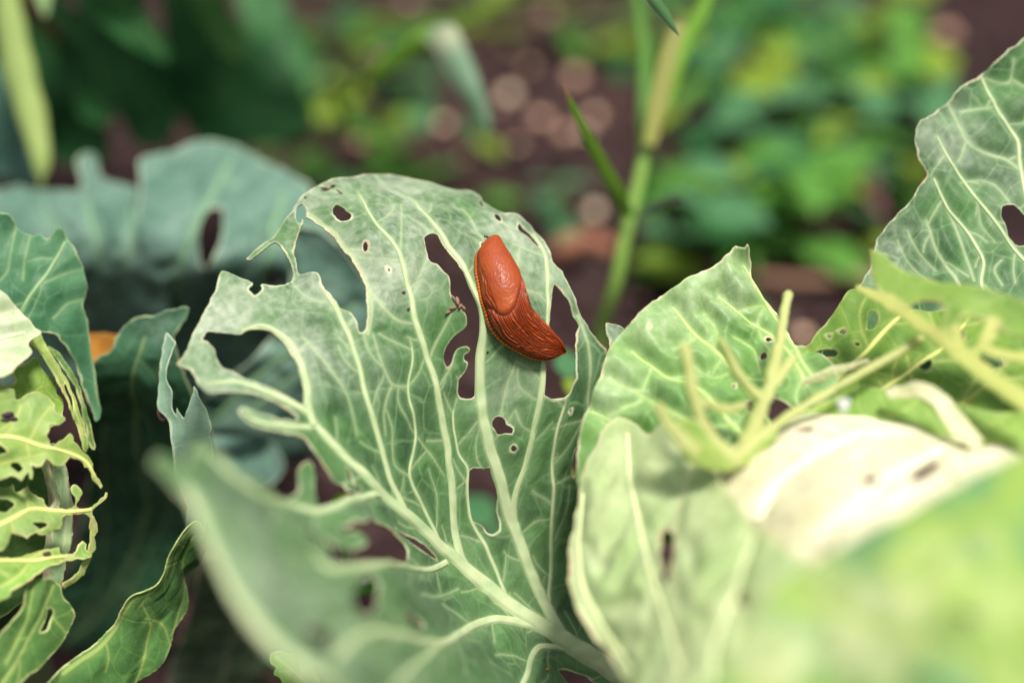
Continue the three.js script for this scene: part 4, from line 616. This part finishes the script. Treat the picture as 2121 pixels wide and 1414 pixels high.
LF({ label: 'outer leaf added below the view to shade the low gap', pal: 'green', step: 0.003, texel: 0.0008, seed: 69, ctrl: [[100, 1540, .55], [350, 1520, .58], [100, 1850, .47], [400, 1800, .48], [-150, 1700, .50]], outline: [[0, 1520], [200, 1500], [420, 1520], [560, 1620], [540, 1850], [300, 2000], [50, 1980], [-180, 1850], [-200, 1650]], veins: [{ name: 'midrib', w: [30, 12], p: [[80, 1540], [250, 1700], [350, 1900]] }] });  // unseen, put in to darken the lower left gap
{
  const t = px(0, 1250, 0.66), c = new THREE.CatmullRomCurve3([V3(t.x, -0.03, t.z), V3(t.x - 0.004, 0.05, t.z), V3(t.x, t.y, t.z)]);
  part(cabL, 'stem', new THREE.TubeGeometry(c, 16, 0.018, 14), new THREE.MeshStandardMaterial({ color: '#93a274', roughness: 0.8 }));
}

// ================================================================== blue-grey cabbage behind
const cabB = thing('cabbage', 'blue-grey cabbage with broad intact leaves standing behind the chewed leaf', 'cabbage', V3(-0.20, 0, -0.72));
const BF = (o) => buildLeaf(cabB, { pal: 'blue', step: 0.002, texel: 0.0005, bloom: 0.55, ruffle: 0.005, pucker: 0.003, coat: 0.3, trans: 0.06, ...o });
BF({ seed: 71, label: 'broad blue-grey leaf with a notch in its top edge', ctrl: [[0, 393, .80], [198, 318, .805], [281, 389, .79], [100, 450, .775], [250, 500, .762], [250, 620, .79], [80, 600, .785], [230, 740, .83], [-120, 450, .79], [-100, 700, .79], [330, 650, .775]], outline: [[-140, 400], [0, 393], [36, 384], [66, 393], [132, 394], [166, 392], [168, 347], [178, 323], [198, 318], [211, 328], [210, 356], [231, 376], [281, 389], [310, 430], [340, 520], [350, 650], [320, 760], [200, 800], [0, 800], [-140, 760]], veins: [{ w: [8, 14], p: [[180, 420], [200, 520], [215, 620], [212, 720]], solid: true }, { w: [6, 10], p: [[90, 420], [130, 520], [180, 640]] }, { w: [6, 10], p: [[270, 430], [265, 520], [240, 640]] }] });
BF({ seed: 72, label: 'broad blue-grey leaf with a folded rounded top', ctrl: [[294, 330, .78], [440, 287, .80], [640, 390, .79], [350, 430, .756], [450, 470, .745], [560, 470, .748], [470, 390, .768], [380, 650, .78], [600, 620, .765], [740, 600, .755], [700, 800, .80], [500, 850, .82], [600, 420, .77], [400, 900, .84], [470, 560, .742]], outline: [[294, 376], [293, 330], [323, 317], [363, 310], [396, 294], [439, 287], [479, 294], [515, 310], [541, 330], [594, 350], [627, 370], [647, 392], [652, 430], [690, 480], [740, 540], [775, 640], [770, 760], [720, 880], [620, 960], [480, 950], [380, 880], [320, 760], [300, 600], [285, 460]], holes: [[[425, 440], [450, 428], [466, 436], [462, 500], [448, 545], [424, 548], [416, 500]], [[540, 575], [565, 570], [572, 592], [552, 600]]], veins: [{ name: 'midrib', w: [10, 26], p: [[480, 330], [400, 480], [370, 600], [360, 720], [380, 850]], solid: true }, { w: [8, 16], p: [[590, 400], [560, 520], [520, 640], [470, 780]], solid: true }, { w: [8, 14], p: [[720, 560], [640, 680], [560, 780], [480, 860]], solid: true }, { w: [7, 12], p: [[700, 740], [600, 800], [520, 860]], solid: true }] });
BF({ seed: 73, label: 'narrow blue-grey leaf crossing under the holes', ctrl: [[640, 480, .695], [760, 650, .70], [560, 800, .71], [420, 850, .72], [650, 900, .72], [500, 650, .70]], outline: [[600, 480], [660, 470], [720, 520], [780, 620], [760, 700], [680, 780], [600, 850], [520, 900], [430, 900], [400, 850], [480, 780], [560, 700], [600, 600]], veins: [{ w: [8, 20], p: [[740, 630], [640, 700], [560, 760], [440, 870]], solid: true }, { w: [6, 14], p: [[700, 700], [620, 770], [520, 850]], solid: true }] });
BF({ seed: 74, label: 'small low leaf under the chewed leaf', pal: 'blue', ctrl: [[480, 950, .74], [600, 960, .73], [520, 1050, .72], [700, 1150, .73]], outline: [[440, 900], [540, 900], [590, 960], [560, 1010], [500, 1030], [450, 1000]] });
{
  const t = px(420, 900, 0.76), c = new THREE.CatmullRomCurve3([V3(t.x, -0.03, t.z), V3(t.x, 0.05, t.z), V3(t.x + 0.003, t.y, t.z)]);
  part(cabB, 'stem', new THREE.TubeGeometry(c, 16, 0.018, 14), new THREE.MeshStandardMaterial({ color: '#8fa07c', roughness: 0.8 }));
}

// ================================================================== weeds, grass and bean plant behind
const leafMats = ['#4d8530', '#5f9a3c', '#33703c', '#8aa632', '#538a5c', '#b5b83a'].map(c => new THREE.MeshPhysicalMaterial({ color: c, roughness: 1, specularIntensity: 0.25, transmission: 0.4, thickness: 0, clearcoat: 0.25, clearcoatRoughness: 0.4, side: THREE.DoubleSide }));
const redMat = new THREE.MeshPhysicalMaterial({ color: '#7c2f3a', roughness: 1, transmission: 0.3, thickness: 0, clearcoat: 0.3, side: THREE.DoubleSide });
const stemMat = new THREE.MeshStandardMaterial({ color: '#7f9a4c', roughness: 0.7 }), stemRed = new THREE.MeshStandardMaterial({ color: '#8a6a4a', roughness: 0.75 });
function smallLeaf(k, wid, droop, teeth = 9) {     // unit-long ovate toothed leaf along +x, upper face +y
  const n = 26, m = 8, pos = [], idx = [];
  for (let i = 0; i <= n; i++) { const t = i / n, w = wid * Math.pow(Math.sin(Math.PI * Math.pow(t, 0.75)), 0.85) * (1 + 0.10 * Math.abs(((t * teeth) % 1) - 0.5)) * (t < 0.08 ? 0.3 + t * 8 : 1) + 0.012;
    for (let j = 0; j <= m; j++) { const s = j / m * 2 - 1, y = 0.20 * Math.abs(s) * w - droop * t * t + 0.03 * (fbm(t * 5 + k * 3, s * 2 + k, 2) - 0.5) + 0.02 * Math.sin(t * 22 + s * 2) * Math.abs(s); pos.push(t * (1 - droop * 0.25 * t), y, s * w); } }
  for (let i = 0; i < n; i++) for (let j = 0; j < m; j++) { const a = i * (m + 1) + j; idx.push(a, a + 1, a + m + 1, a + 1, a + m + 2, a + m + 1); }
  const g = new THREE.BufferGeometry(); g.setAttribute('position', new THREE.Float32BufferAttribute(pos, 3)); g.setIndex(idx); g.computeVertexNormals(); return g;
}
const leafGeos = [smallLeaf(1, 0.27, 0.15), smallLeaf(2, 0.32, 0.3), smallLeaf(3, 0.22, 0.45), smallLeaf(4, 0.30, 0.05), smallLeaf(5, 0.18, 0.25)];
function weed(base, h, nodes, size, mi, label, group, lean = 0.15) {
  const o = thing('weed', label, 'weed', base, group), az = rr(0, 6.28), tip = V3(Math.cos(az) * lean * h, h, Math.sin(az) * lean * h);
  const c = new THREE.CatmullRomCurve3([V3(0, -0.01, 0), V3(tip.x * 0.3, h * 0.5, tip.z * 0.3), tip]);
  const st = new THREE.Mesh(new THREE.TubeGeometry(c, 10, 0.0014, 6), rnd() < 0.3 ? stemRed : stemMat); st.name = 'stem'; st.castShadow = st.receiveShadow = true; o.add(st);
  let a0 = rr(0, 6.28);
  for (let k = 0; k < nodes; k++) {
    const t = nodes === 1 ? 1 : lerp(0.25, 1, k / (nodes - 1)), p = c.getPoint(t); a0 += 1.57 + rr(-0.3, 0.3);
    for (const side of [0, Math.PI]) {
      const m = new THREE.Mesh(leafGeos[Math.floor(rnd() * 5)], leafMats[rnd() < 0.62 ? mi : Math.floor(rnd() * 5)]); const s = size * rr(0.7, 1.15) * (1 - 0.35 * (k / nodes));
      m.name = 'leaf'; m.position.copy(p); m.rotation.order = 'YXZ'; m.rotation.set(rr(-0.3, 0.3), a0 + side + rr(-0.3, 0.3), rr(-0.15, 0.6)); m.scale.setScalar(s); m.castShadow = m.receiveShadow = true; o.add(m);
    }
  }
  return o;
}
{
  const at = (x, y) => { const p = onGround(x, y); p.y = soilH(p.x, p.z); return p; };
  const tone = ['mid-green', 'fresh green', 'deep green', 'yellow-green', 'grey-green'];
  const right = [[1460, 470], [1545, 340], [1590, 430], [1490, 240], [1620, 240], [1690, 370], [1720, 230], [1780, 320], [1830, 230], [1560, 140], [1680, 120], [1790, 110], [1480, 110], [1700, 30], [1600, 20], [1500, 20], [1810, 20], [1400, 60], [1890, 380], [1450, 560], [1640, 470], [1530, 500], [1900, 240]];
  right.forEach(([x, y], i) => { const m = [0, 4, 1, 2, 4, 3][i % 6], z = x < 1560 ? 'close behind the grass shoot' : 'between the grass shoot and the scalloped leaf'; weed(at(x, y + 60), rr(0.06, 0.12), 3, rr(0.058, 0.085), m, 'broad-leaved ' + tone[m] + ' weed ' + z, 'weeds ' + z); });
  const left = [[560, 130], [640, 60], [700, 130], [760, 60], [640, 190], [820, 130], [720, 220], [850, 200], [600, 240], [800, 300], [880, 330], [560, 30], [930, 60], [1010, 30], [690, 340], [870, 90], [1180, 60], [1290, 90], [1160, 420], [990, 400], [1390, 330]];
  left.forEach(([x, y], i) => { const m = [2, 0, 1, 0, 4, 2, 3][i % 7], z = x < 900 ? 'between the bean plant and the bent grass blade' : 'on the stony bare soil'; weed(at(x, y + 50), rr(0.03, 0.085), 2, rr(0.042, 0.065), m, 'low ' + tone[m] + ' weed ' + z, 'weeds ' + z); });
  // weed with a red leaf
  const r = weed(at(1800, 500), 0.05, 2, 0.04, 3, 'small weed with one dark red leaf beside the tall scalloped cabbage leaf', undefined);
  const m = new THREE.Mesh(leafGeos[1], redMat); m.name = 'leaf'; m.userData.label = 'dark red leaf'; const q = px(1790, 395, 1.12); m.position.copy(q.sub(r.position)); m.rotation.set(0.7, 0.1, -0.75); m.scale.setScalar(0.058); r.add(m);
  // bright sprigs
  weed(at(545, 420), 0.11, 3, 0.034, 1, 'bright green sprig rising behind the blue-grey cabbage leaf', undefined, 0.02);
  const tw = weed(px(740, 1330, 0.66).setY(0.0), 0.19, 4, 0.03, 1, 'small toothed weed growing under the chewed leaf', undefined, 0.02);
  buildLeaf(tw, { pal: 'mid', tint: { lam: '#6b9a3e', lam2: '#568a34', vein: '#a2c06a', bloom: '#8fb060', edge: '#93b660', edge2: '#93b660' }, step: 0.0009, texel: 0.0004, seed: 91, thick: 0.0003, rough: 0.0002, ctrl: [[566, 1360, .575], [620, 1365, .58], [650, 1420, .585], [590, 1410, .57]], outline: [[565, 1352], [583, 1347], [600, 1352], [612, 1350], [627, 1363], [640, 1366], [655, 1390], [664, 1420], [650, 1460], [612, 1440], [604, 1424], [590, 1417], [584, 1402], [570, 1396], [577, 1382], [564, 1374]], veins: [{ w: [5, 3], p: [[655, 1440], [610, 1390], [575, 1362]] }, { w: [3, 2], p: [[625, 1405], [625, 1375]] }, { w: [3, 2], p: [[605, 1388], [585, 1390]] }] });
  weed(px(1170, 860, 0.74).setY(0.0), 0.17, 5, 0.036, 3, 'yellow-green weed glimpsed through the gap beside the slug', undefined, 0.02);
  weed(px(1020, 1120, 0.80).setY(0.0), 0.06, 3, 0.06, 4, 'grey-green weed in shade seen through the long hole', undefined, 0.02);
}
function ribbon(pts, wd, fold, side) {             // grass blade: curve of world points, widths, V fold
  const c = new THREE.CatmullRomCurve3(pts), n = 40, K = 5, pos = [], idx = [];
  for (let i = 0; i <= n; i++) {
    const t = i / n, p = c.getPoint(t), tg = c.getTangent(t), s = side.clone().addScaledVector(tg, -side.dot(tg)).normalize(), nn = s.clone().cross(tg).normalize();
    const f = t * (wd.length - 1), k = Math.min(wd.length - 2, Math.floor(f)), w = lerp(wd[k], wd[k + 1], f - k) / 2;
    for (let j = 0; j < K; j++) { const q = j / (K - 1) * 2 - 1, P = p.clone().addScaledVector(s, q * w).addScaledVector(nn, fold * w * (Math.abs(q) - 0.5)); pos.push(P.x, P.y, P.z); }
    if (i) for (let j = 0; j + 1 < K; j++) { const a = (i - 1) * K + j, b = i * K + j; idx.push(a, a + 1, b, b, a + 1, b + 1); }
  }
  const g = new THREE.BufferGeometry(); g.setAttribute('position', new THREE.Float32BufferAttribute(pos, 3)); g.setIndex(idx); g.computeVertexNormals();
  return g;
}
function tint(g, f) { const p = g.attributes.position, n = p.count, c = []; for (let i = 0; i < n; i++) { const t = Math.floor(i / 5) / 40, v = f(t, (i % 5) / 4); c.push(v[0], v[1], v[2]); } g.setAttribute('color', new THREE.Float32BufferAttribute(c, 3)); return g; }
const bladeMat = new THREE.MeshPhysicalMaterial({ vertexColors: true, roughness: 1, specularIntensity: 0.25, transmission: 0.4, thickness: 0, clearcoat: 0.3, clearcoatRoughness: 0.35, side: THREE.DoubleSide });
const GRN = [0.19, 0.40, 0.04], GR2 = [0.12, 0.30, 0.05], BRN = [0.42, 0.24, 0.12], YEL = [0.46, 0.48, 0.14], WHT = [0.62, 0.64, 0.45], BLG = [0.22, 0.38, 0.24];
const mix3 = (a, b, t) => a.map((x, i) => lerp(x, b[i], t));
{
  const base = px(1245, 690, 0.80), foot = V3(base.x, 0, base.z + 0.01);
  const g = thing('grass_plant', 'upright grass shoot with splayed blades between the slug leaf and the peaked leaf', 'grass shoot', foot);
  const P = (a) => a.map(([x, y, d]) => px(x, y, d)), k = 1 / SC(0.7);
  const stemC = new THREE.CatmullRomCurve3([foot.clone().add(V3(0, -0.01, 0)), foot.clone().lerp(base, 0.6), base, ...P([[1275, 590, 0.780], [1298, 480, 0.775], [1318, 400, 0.775], [1345, 280, 0.775], [1372, 170, 0.775]])]);
  part(g, 'stem', new THREE.TubeGeometry(stemC, 60, 16 * k, 10), new THREE.MeshPhysicalMaterial({ color: new THREE.Color().setRGB(0.21, 0.38, 0.07), roughness: 0.6, clearcoat: 0.3 }));
  part(g, 'blade', tint(ribbon(P([[1306, 450, 0.765], [1285, 405, 0.755], [1250, 340, 0.724], [1215, 275, 0.693], [1185, 215, 0.661], [1166, 176, 0.640]]), [22 * k, 34 * k, 30 * k, 24 * k, 14 * k, 2 * k], 0.7, RGT), t => mix3(GRN, BRN, sst(0.78, 0.92, t))), bladeMat, 'blade with a brown withered tip');
  part(g, 'blade', tint(ribbon(P([[1305, 470, 0.775], [1330, 445, 0.775], [1365, 425, 0.775], [1400, 412, 0.785], [1420, 415, 0.795]]), [20 * k, 36 * k, 36 * k, 26 * k, 6 * k], 0.5, V3(0.3, 0.8, 0.4)), t => mix3(BLG, WHT, 0.25)), bladeMat);
  part(g, 'blade', tint(ribbon(P([[1345, 300, 0.765], [1365, 210, 0.765], [1385, 120, 0.765], [1405, 55, 0.765], [1412, 40, 0.765]]), [30 * k, 44 * k, 40 * k, 34 * k, 20 * k], 0.8, RGT), t => mix3(YEL, WHT, 0.2 * t)), bladeMat, 'yellowed broken sheath');
  part(g, 'blade', tint(ribbon(P([[1360, 250, 0.775], [1390, 170, 0.775], [1420, 90, 0.785], [1450, 30, 0.795], [1480, -40, 0.805]]), [34 * k, 38 * k, 32 * k, 30 * k, 18 * k], 0.6, RGT), () => GRN), bladeMat);
  part(g, 'blade', tint(ribbon(P([[1335, 340, 0.795], [1338, 220, 0.805], [1338, 110, 0.815], [1328, 30, 0.825], [1310, -50, 0.835]]), [30 * k, 38 * k, 34 * k, 26 * k, 14 * k], 0.6, RGT), () => GR2), bladeMat);
  const tipB = thing('grass_sprig', 'grass blade tip with a dry point hanging into view above the grass shoot', 'grass shoot', px(1300, -140, 0.6));
  const k6 = 1 / SC(0.6);
  part(tipB, 'blade', tint(ribbon(P([[1290, -160, .62], [1320, -70, .605], [1345, -10, .60], [1375, 30, .60], [1407, 74, .60]]), [18 * k6, 26 * k6, 28 * k6, 26 * k6, 2 * k6], 0.5, V3(0.8, 0.5, 0)), (t, q) => mix3(mix3([0.10, 0.24, 0.09], WHT, q === 0 ? 0.6 : 0), BRN, sst(0.93, 0.99, t) * 0.6)), bladeMat);
  const gb = thing('grass_sprig', 'bent grass blade with a pale fold, drooping over the bare soil', 'grass shoot', onGround(830, 330));
  part(gb, 'blade', tint(ribbon(P([[700, 200, .95], [800, 130, .90], [870, 70, .86], [905, 62, .84], [935, 110, .83], [970, 180, .82], [1000, 240, .82], [1012, 268, .82]]), [0.008, 0.014, 0.017, 0.019, 0.018, 0.015, 0.009, 0.002], 0.5, V3(0.9, 0.4, 0.2)), t => t < 0.42 ? GRN : mix3(BLG, WHT, Math.exp(-(((t - 0.5) / 0.06) ** 2)) * 0.8)), bladeMat);
  part(gb, 'blade', tint(ribbon([onGround(830, 330), px(720, 250, 1.0), px(700, 200, .95)], [0.006, 0.008, 0.008], 0.5, RGT), () => GRN), bladeMat);
  const ga = thing('grass_sprig', 'long arching grass blade over the far soil', 'grass shoot', onGround(700, 120));
  part(ga, 'blade', tint(ribbon([onGround(700, 120), px(760, 60, 1.3), px(900, 60, 1.1), px(1010, 20, 1.05), px(1120, -5, 1.05), px(1250, 30, 1.08)], [0.008, 0.016, 0.02, 0.016, 0.010, 0.003], 0.4, V3(0.1, 0.5, 0.8)), () => GRN), bladeMat);
}
{ // bean plant top left
  const foot = onGround(190, 330), bean = thing('bean_plant', 'dark-leaved bean plant with drooping leaves and a hanging pale pod', 'bean plant', V3(foot.x, 0, foot.z));
  const BL = (o) => buildLeaf(bean, { pal: 'dark', step: 0.003, texel: 0.0008, thick: 0.0004, bloom: 0.3, cell: 0.02, rough: 0.0003, edgeW: 0.5, net: 0.5, coat: 0.15, trans: 0.12, tint: { lam: '#2f6a34', lam2: '#1f5228', bloom: '#4a8050', vein: '#5f9450', fine: '#4d8548', edge: '#4d8548', edge2: '#4d8548' }, ...o });
  BL({ seed: 81, ctrl: [[160, 0, .88], [355, 118, .86], [250, 40, .865], [290, -20, .87], [200, 50, .875], [200, -120, .90]], outline: [[120, -140], [140, -40], [165, 10], [205, 52], [270, 95], [325, 124], [348, 130], [358, 118], [345, 90], [320, 55], [295, 0], [280, -80], [220, -150]], veins: [{ w: [10, 5], p: [[200, -120], [250, 0], [340, 115]] }] });
  BL({ seed: 82, ctrl: [[390, 0, .93], [440, 80, .92], [480, 110, .92], [510, 90, .925], [450, 0, .93], [400, -80, .95]], outline: [[370, -100], [390, 0], [415, 50], [445, 95], [478, 125], [512, 112], [505, 65], [470, 20], [450, -80]], tint: { lam: '#5c9048', lam2: '#4d8040', bloom: '#7da868', vein: '#7fa860', fine: '#6f9c58', edge: '#6f9c58', edge2: '#6f9c58' } });
  BL({ seed: 83, ctrl: [[140, 60, .95], [200, 30, .95], [270, 120, .94], [240, 200, .93], [150, 200, .94]], outline: [[120, 40], [180, 20], [250, 70], [285, 140], [262, 210], [225, 260], [170, 245], [140, 180], [118, 110]], veins: [{ w: [8, 4], p: [[150, 40], [200, 130], [230, 240]] }] });
  BL({ seed: 84, ctrl: [[380, 130, 1.02], [500, 100, 1.02], [640, 260, 1.0], [520, 300, 0.98], [400, 280, 0.99]], outline: [[360, 100], [460, 60], [560, 90], [620, 170], [650, 250], [600, 290], [500, 310], [420, 300], [370, 230]], veins: [{ w: [8, 4], p: [[380, 120], [500, 200], [620, 270]] }] });
  BL({ seed: 85, ctrl: [[520, 0, 1.05], [600, 100, 1.04], [580, 180, 1.03], [500, 60, 1.04]], outline: [[480, -60], [560, -40], [610, 40], [640, 130], [620, 200], [570, 170], [520, 90]] });
  BL({ seed: 86, ctrl: [[0, 200, .90], [60, 330, .89], [-60, 300, .90], [20, 380, .89]], outline: [[-60, 120], [0, 140], [40, 220], [80, 320], [70, 390], [10, 370], [-60, 330]], tint: { lam: '#4c7264', lam2: '#3d6355', bloom: '#6f9488', vein: '#6f9480', fine: '#5d8470', edge: '#5d8470', edge2: '#5d8470' } });
  BL({ seed: 87, ctrl: [[90, 0, .82], [100, 42, .82], [70, -40, .83], [110, -60, .83]], outline: [[55, -80], [72, -10], [88, 28], [98, 44], [105, 30], [108, -20], [100, -80]], tint: { lam: '#8fae74', lam2: '#7d9f66' } });
  BL({ seed: 88, ctrl: [[350, 60, 1.0], [420, 160, .99], [330, 200, 1.0], [400, 0, 1.0]], outline: [[330, -60], [400, -20], [430, 60], [450, 150], [430, 210], [380, 240], [330, 190], [340, 80]] });
  BL({ seed: 89, ctrl: [[0, 0, .98], [120, 60, .98], [60, 220, .97], [-80, 100, .98]], outline: [[-120, -60], [60, -60], [150, 20], [160, 120], [120, 220], [40, 260], [-60, 200]] });
  BL({ seed: 95, ctrl: [[250, 110, 1.0], [350, 180, 1.0], [290, 280, .98], [240, 200, .99]], outline: [[235, 95], [290, 100], [345, 135], [375, 220], [345, 300], [280, 300], [240, 215]], veins: [{ w: [7, 4], p: [[250, 105], [300, 200], [330, 290]] }] });
  BL({ seed: 96, ctrl: [[100, 190, 1.0], [200, 260, 1.0], [150, 330, .98], [90, 280, .99]], outline: [[85, 170], [150, 200], [215, 260], [225, 320], [180, 350], [110, 330], [75, 250]], veins: [{ w: [7, 4], p: [[95, 185], [150, 260], [200, 330]] }] });
  // unseen leaves added above the view as a crown, to shade the leaves below
  for (let i = 0; i < 26; i++) { const m = new THREE.Mesh(leafGeos[i % 2 ? 3 : 1], leafMats[2]), c = px(lerp(-120, 600, (i * 0.381) % 1), 60, lerp(0.82, 1.12, (i * 0.618) % 1)); m.name = 'leaf'; m.position.set(c.x - bean.position.x, rr(0.36, 0.55), c.z - bean.position.z); m.rotation.order = 'YXZ'; m.rotation.set(rr(-0.2, 0.2), rr(0, 6.28), rr(-0.3, 0.3)); m.scale.setScalar(rr(0.10, 0.15)); m.castShadow = m.receiveShadow = true; bean.add(m); }
  const stem = new THREE.CatmullRomCurve3([V3(foot.x, -0.01, foot.z), px(230, 200, 1.12), px(260, 60, 1.05), px(280, -150, 1.02), px(300, -400, 1.05)]);
  part(bean, 'stem', new THREE.TubeGeometry(stem, 40, 0.004, 8), new THREE.MeshStandardMaterial({ color: '#8c6a52', roughness: 0.8 }));
  const stem2 = new THREE.CatmullRomCurve3([V3(foot.x - 0.06, -0.01, foot.z + 0.02), px(128, 250, 1.1), px(135, 120, 1.0), px(40, -20, .85), px(10, -80, .84)]);
  part(bean, 'stem', new THREE.TubeGeometry(stem2, 40, 0.0045, 8), new THREE.MeshStandardMaterial({ color: '#a0705c', roughness: 0.8 }));
  // pod: a flattened, gently bent tube with seed swellings
  const c = new THREE.CatmullRomCurve3([px(10, -60, .84), px(18, 40, .83), px(40, 150, .82), px(68, 250, .815), px(84, 330, .81), px(84, 388, .81)]), n = 70, K = 20, pos = [], idx = [];
  const F = c.computeFrenetFrames(n);
  for (let i = 0; i <= n; i++) { const t = i / n, p = c.getPointAt(t), w = 0.0092 * Math.pow(Math.sin(Math.PI * (0.12 + 0.87 * t)), 0.5) * (1 + 0.05 * Math.sin(t * 30) + 0.1 * (noise(t * 9, 2) - 0.5)) * (t > 0.93 ? (1 - t) / 0.07 * 0.8 + 0.2 : 1); const tg = c.getTangentAt(t), s = RGT.clone().addScaledVector(tg, -RGT.dot(tg)).normalize(), b = s.clone().cross(tg); for (let j = 0; j < K; j++) { const a = j / K * 2 * Math.PI, P = p.clone().addScaledVector(s, Math.cos(a) * w).addScaledVector(b, Math.sin(a) * w * 0.55); pos.push(P.x, P.y, P.z); } if (i) for (let j = 0; j < K; j++) { const a = (i - 1) * K + j, a2 = (i - 1) * K + (j + 1) % K; idx.push(a, a2, a + K, a2, a2 + K, a + K); } }
  const g = new THREE.BufferGeometry(); g.setAttribute('position', new THREE.Float32BufferAttribute(pos, 3)); g.setIndex(idx); g.computeVertexNormals();
  part(bean, 'pod', g, new THREE.MeshPhysicalMaterial({ color: '#8da35c', roughness: 0.75, side: THREE.DoubleSide }), 'pale yellow-green hanging bean pod');
}
{ // a dry stick lying on the soil
  const o = thing('stick', 'thin tan dry stick lying across the soil behind the peaked leaf', 'stick', onGround(1650, 608));
  const a = onGround(1440, 585).setY(0.012), b = onGround(1660, 605).setY(0.010), d = onGround(1880, 600).setY(0.014);
  part(o, 'wood', new THREE.TubeGeometry(new THREE.CatmullRomCurve3([a, b, d]), 20, 0.005, 8), new THREE.MeshStandardMaterial({ color: '#8a6a58', roughness: 0.85 }));
  const o2 = thing('stick', 'reddish brown piece of bark on the soil behind the slug', 'stick', onGround(1210, 540));
  part(o2, 'wood', new THREE.TubeGeometry(new THREE.CatmullRomCurve3([onGround(1150, 548).setY(0.012), onGround(1210, 535).setY(0.016), onGround(1275, 545).setY(0.012)]), 20, 0.008, 8), new THREE.MeshStandardMaterial({ color: '#94604c', roughness: 0.85 }));
}

// ================================================================== small litter on the leaves
function crumb(name, label, cat, S, spots, color, relief, lift = 0.0006) {   // clump of small pieces stuck on a leaf
  const b = S.lift(spots[0][0], spots[0][1]), o = thing(name, label, cat, S.at(b[0], b[1]));
  const mat = new THREE.MeshStandardMaterial({ color, roughness: 0.8 });
  for (const [x, y, r, len, ang] of spots) {
    const q = S.lift(x, y), p = S.at(q[0], q[1], (relief ? relief(q[0], q[1]) : 0) + lift), s = r / SC(0.575);
    const g = lump(1, x * 0.13 + y, 0.8); g.scale(s * (len || 1), s, s);
    const B = new THREE.Matrix4().makeBasis(S.U.clone().multiplyScalar(Math.cos(ang || 0)).addScaledVector(S.V, Math.sin(ang || 0)), S.U.clone().multiplyScalar(-Math.sin(ang || 0)).addScaledVector(S.V, Math.cos(ang || 0)), S.N); g.applyMatrix4(B); g.translate(p.x, p.y, p.z);
    part(o, 'piece', g, mat);
  }
}
const mS = mainLeaf.S, mR = mainLeaf.relief;
crumb('plant_litter', 'clump of brown dry bits stuck at the rim of the hole left of the slug', 'litter', mS, [[938, 632, 5, 2, 1.9], [932, 644, 4, 2.4, 0.4], [944, 642, 4, 1.6, 1], [922, 652, 3, 3, 0.7], [950, 646, 3, 2, 2.4], [930, 625, 2.5, 2.5, 2.2]], '#8d6b5a', mR, 0.001);
crumb('plant_litter', 'short dark twig scrap lying along the top edge of the chewed leaf', 'litter', mS, [[668, 397, 4, 3.2, 0.25], [682, 392, 3.5, 2, 0.6], [700, 403, 2, 5, -0.35]], '#6a4540', mR, 0.0012);
crumb('dropping', 'pair of tiny purplish specks left of the pale rib', 'dropping', mS, [[833, 608, 3.2, 1.3, 0.4], [843, 642, 3, 1.2, 1]], '#5d4048', mR);
crumb('dropping', 'tiny black speck on the leaf below the slug', 'dropping', mS, [[1009, 730, 2.2, 1, 0]], '#1d1a20', mR);
crumb('dropping', 'tiny brown speck near the top corner of the leaf', 'dropping', mS, [[626, 416, 2.2, 1.2, 0]], '#5a3a34', mR);
crumb('dropping', 'orange speck near the lower side rib', 'dropping', mS, [[1132, 1388, 4, 1, 0]], '#b98a3a', mR);
{
  const S = new Sheet([[0, 860, .553], [40, 850, .556], [20, 900, .556], [0, 950, .55]]);
  crumb('dropping', 'dark purple droppings lying on the yellow-green leaf', 'dropping', S, [[14, 860, 7, 1.8, 0.2], [24, 868, 6, 1.6, -0.2], [8, 871, 6, 1.7, 0.1]], '#3a2a30', null, 0.002);
  const c = new THREE.CatmullRomCurve3([px(330, 770, .60), px(334, 800, .597), px(332, 830, .595), px(328, 855, .594), px(333, 868, .594), px(340, 870, .594)]);
  const o = thing('caterpillar_thread', 'thin brown withered tendril hanging beside the torn grey-green leaf', 'tendril', px(330, 770, .60));
  part(o, 'strand', new THREE.TubeGeometry(c, 24, 0.0007, 7), new THREE.MeshStandardMaterial({ color: '#8a6a5c', roughness: 0.8 }));
  const w = thing('petal', 'small white petal scrap caught behind the chewed leaf', 'petal', px(756, 1205, .62));
  const g = lump(1, 4, 0.3); g.scale(0.002, 0.0055, 0.001); g.rotateZ(0.4); const p = px(756, 1205, .62); g.translate(p.x, p.y, p.z);
  part(w, 'blade', g, new THREE.MeshStandardMaterial({ color: '#d8dadb', roughness: 0.7 }));
  const f = thing('whitefly', 'tiny white insect resting above the cream head', 'insect', px(1748, 845, .50));
  const fg = lump(1, 6, 0.6); fg.scale(0.0016, 0.0045, 0.0012); fg.rotateZ(0.25); const fp = px(1748, 845, .50); fg.translate(fp.x, fp.y, fp.z);
  part(f, 'body', fg, new THREE.MeshStandardMaterial({ color: '#dfe4ea', roughness: 0.6 }));
  for (const s of [-1, 1]) { const wg = lump(1, 7, 0.3); wg.scale(0.0014, 0.0052, 0.0005); wg.rotateZ(0.25 + s * 0.25); const wp = px(1748 + s * 6, 833, .499); wg.translate(wp.x, wp.y, wp.z); part(f, 'wing', wg, new THREE.MeshStandardMaterial({ color: '#e6eaee', roughness: 0.5 })); }
}
renderer.render(scene, camera);
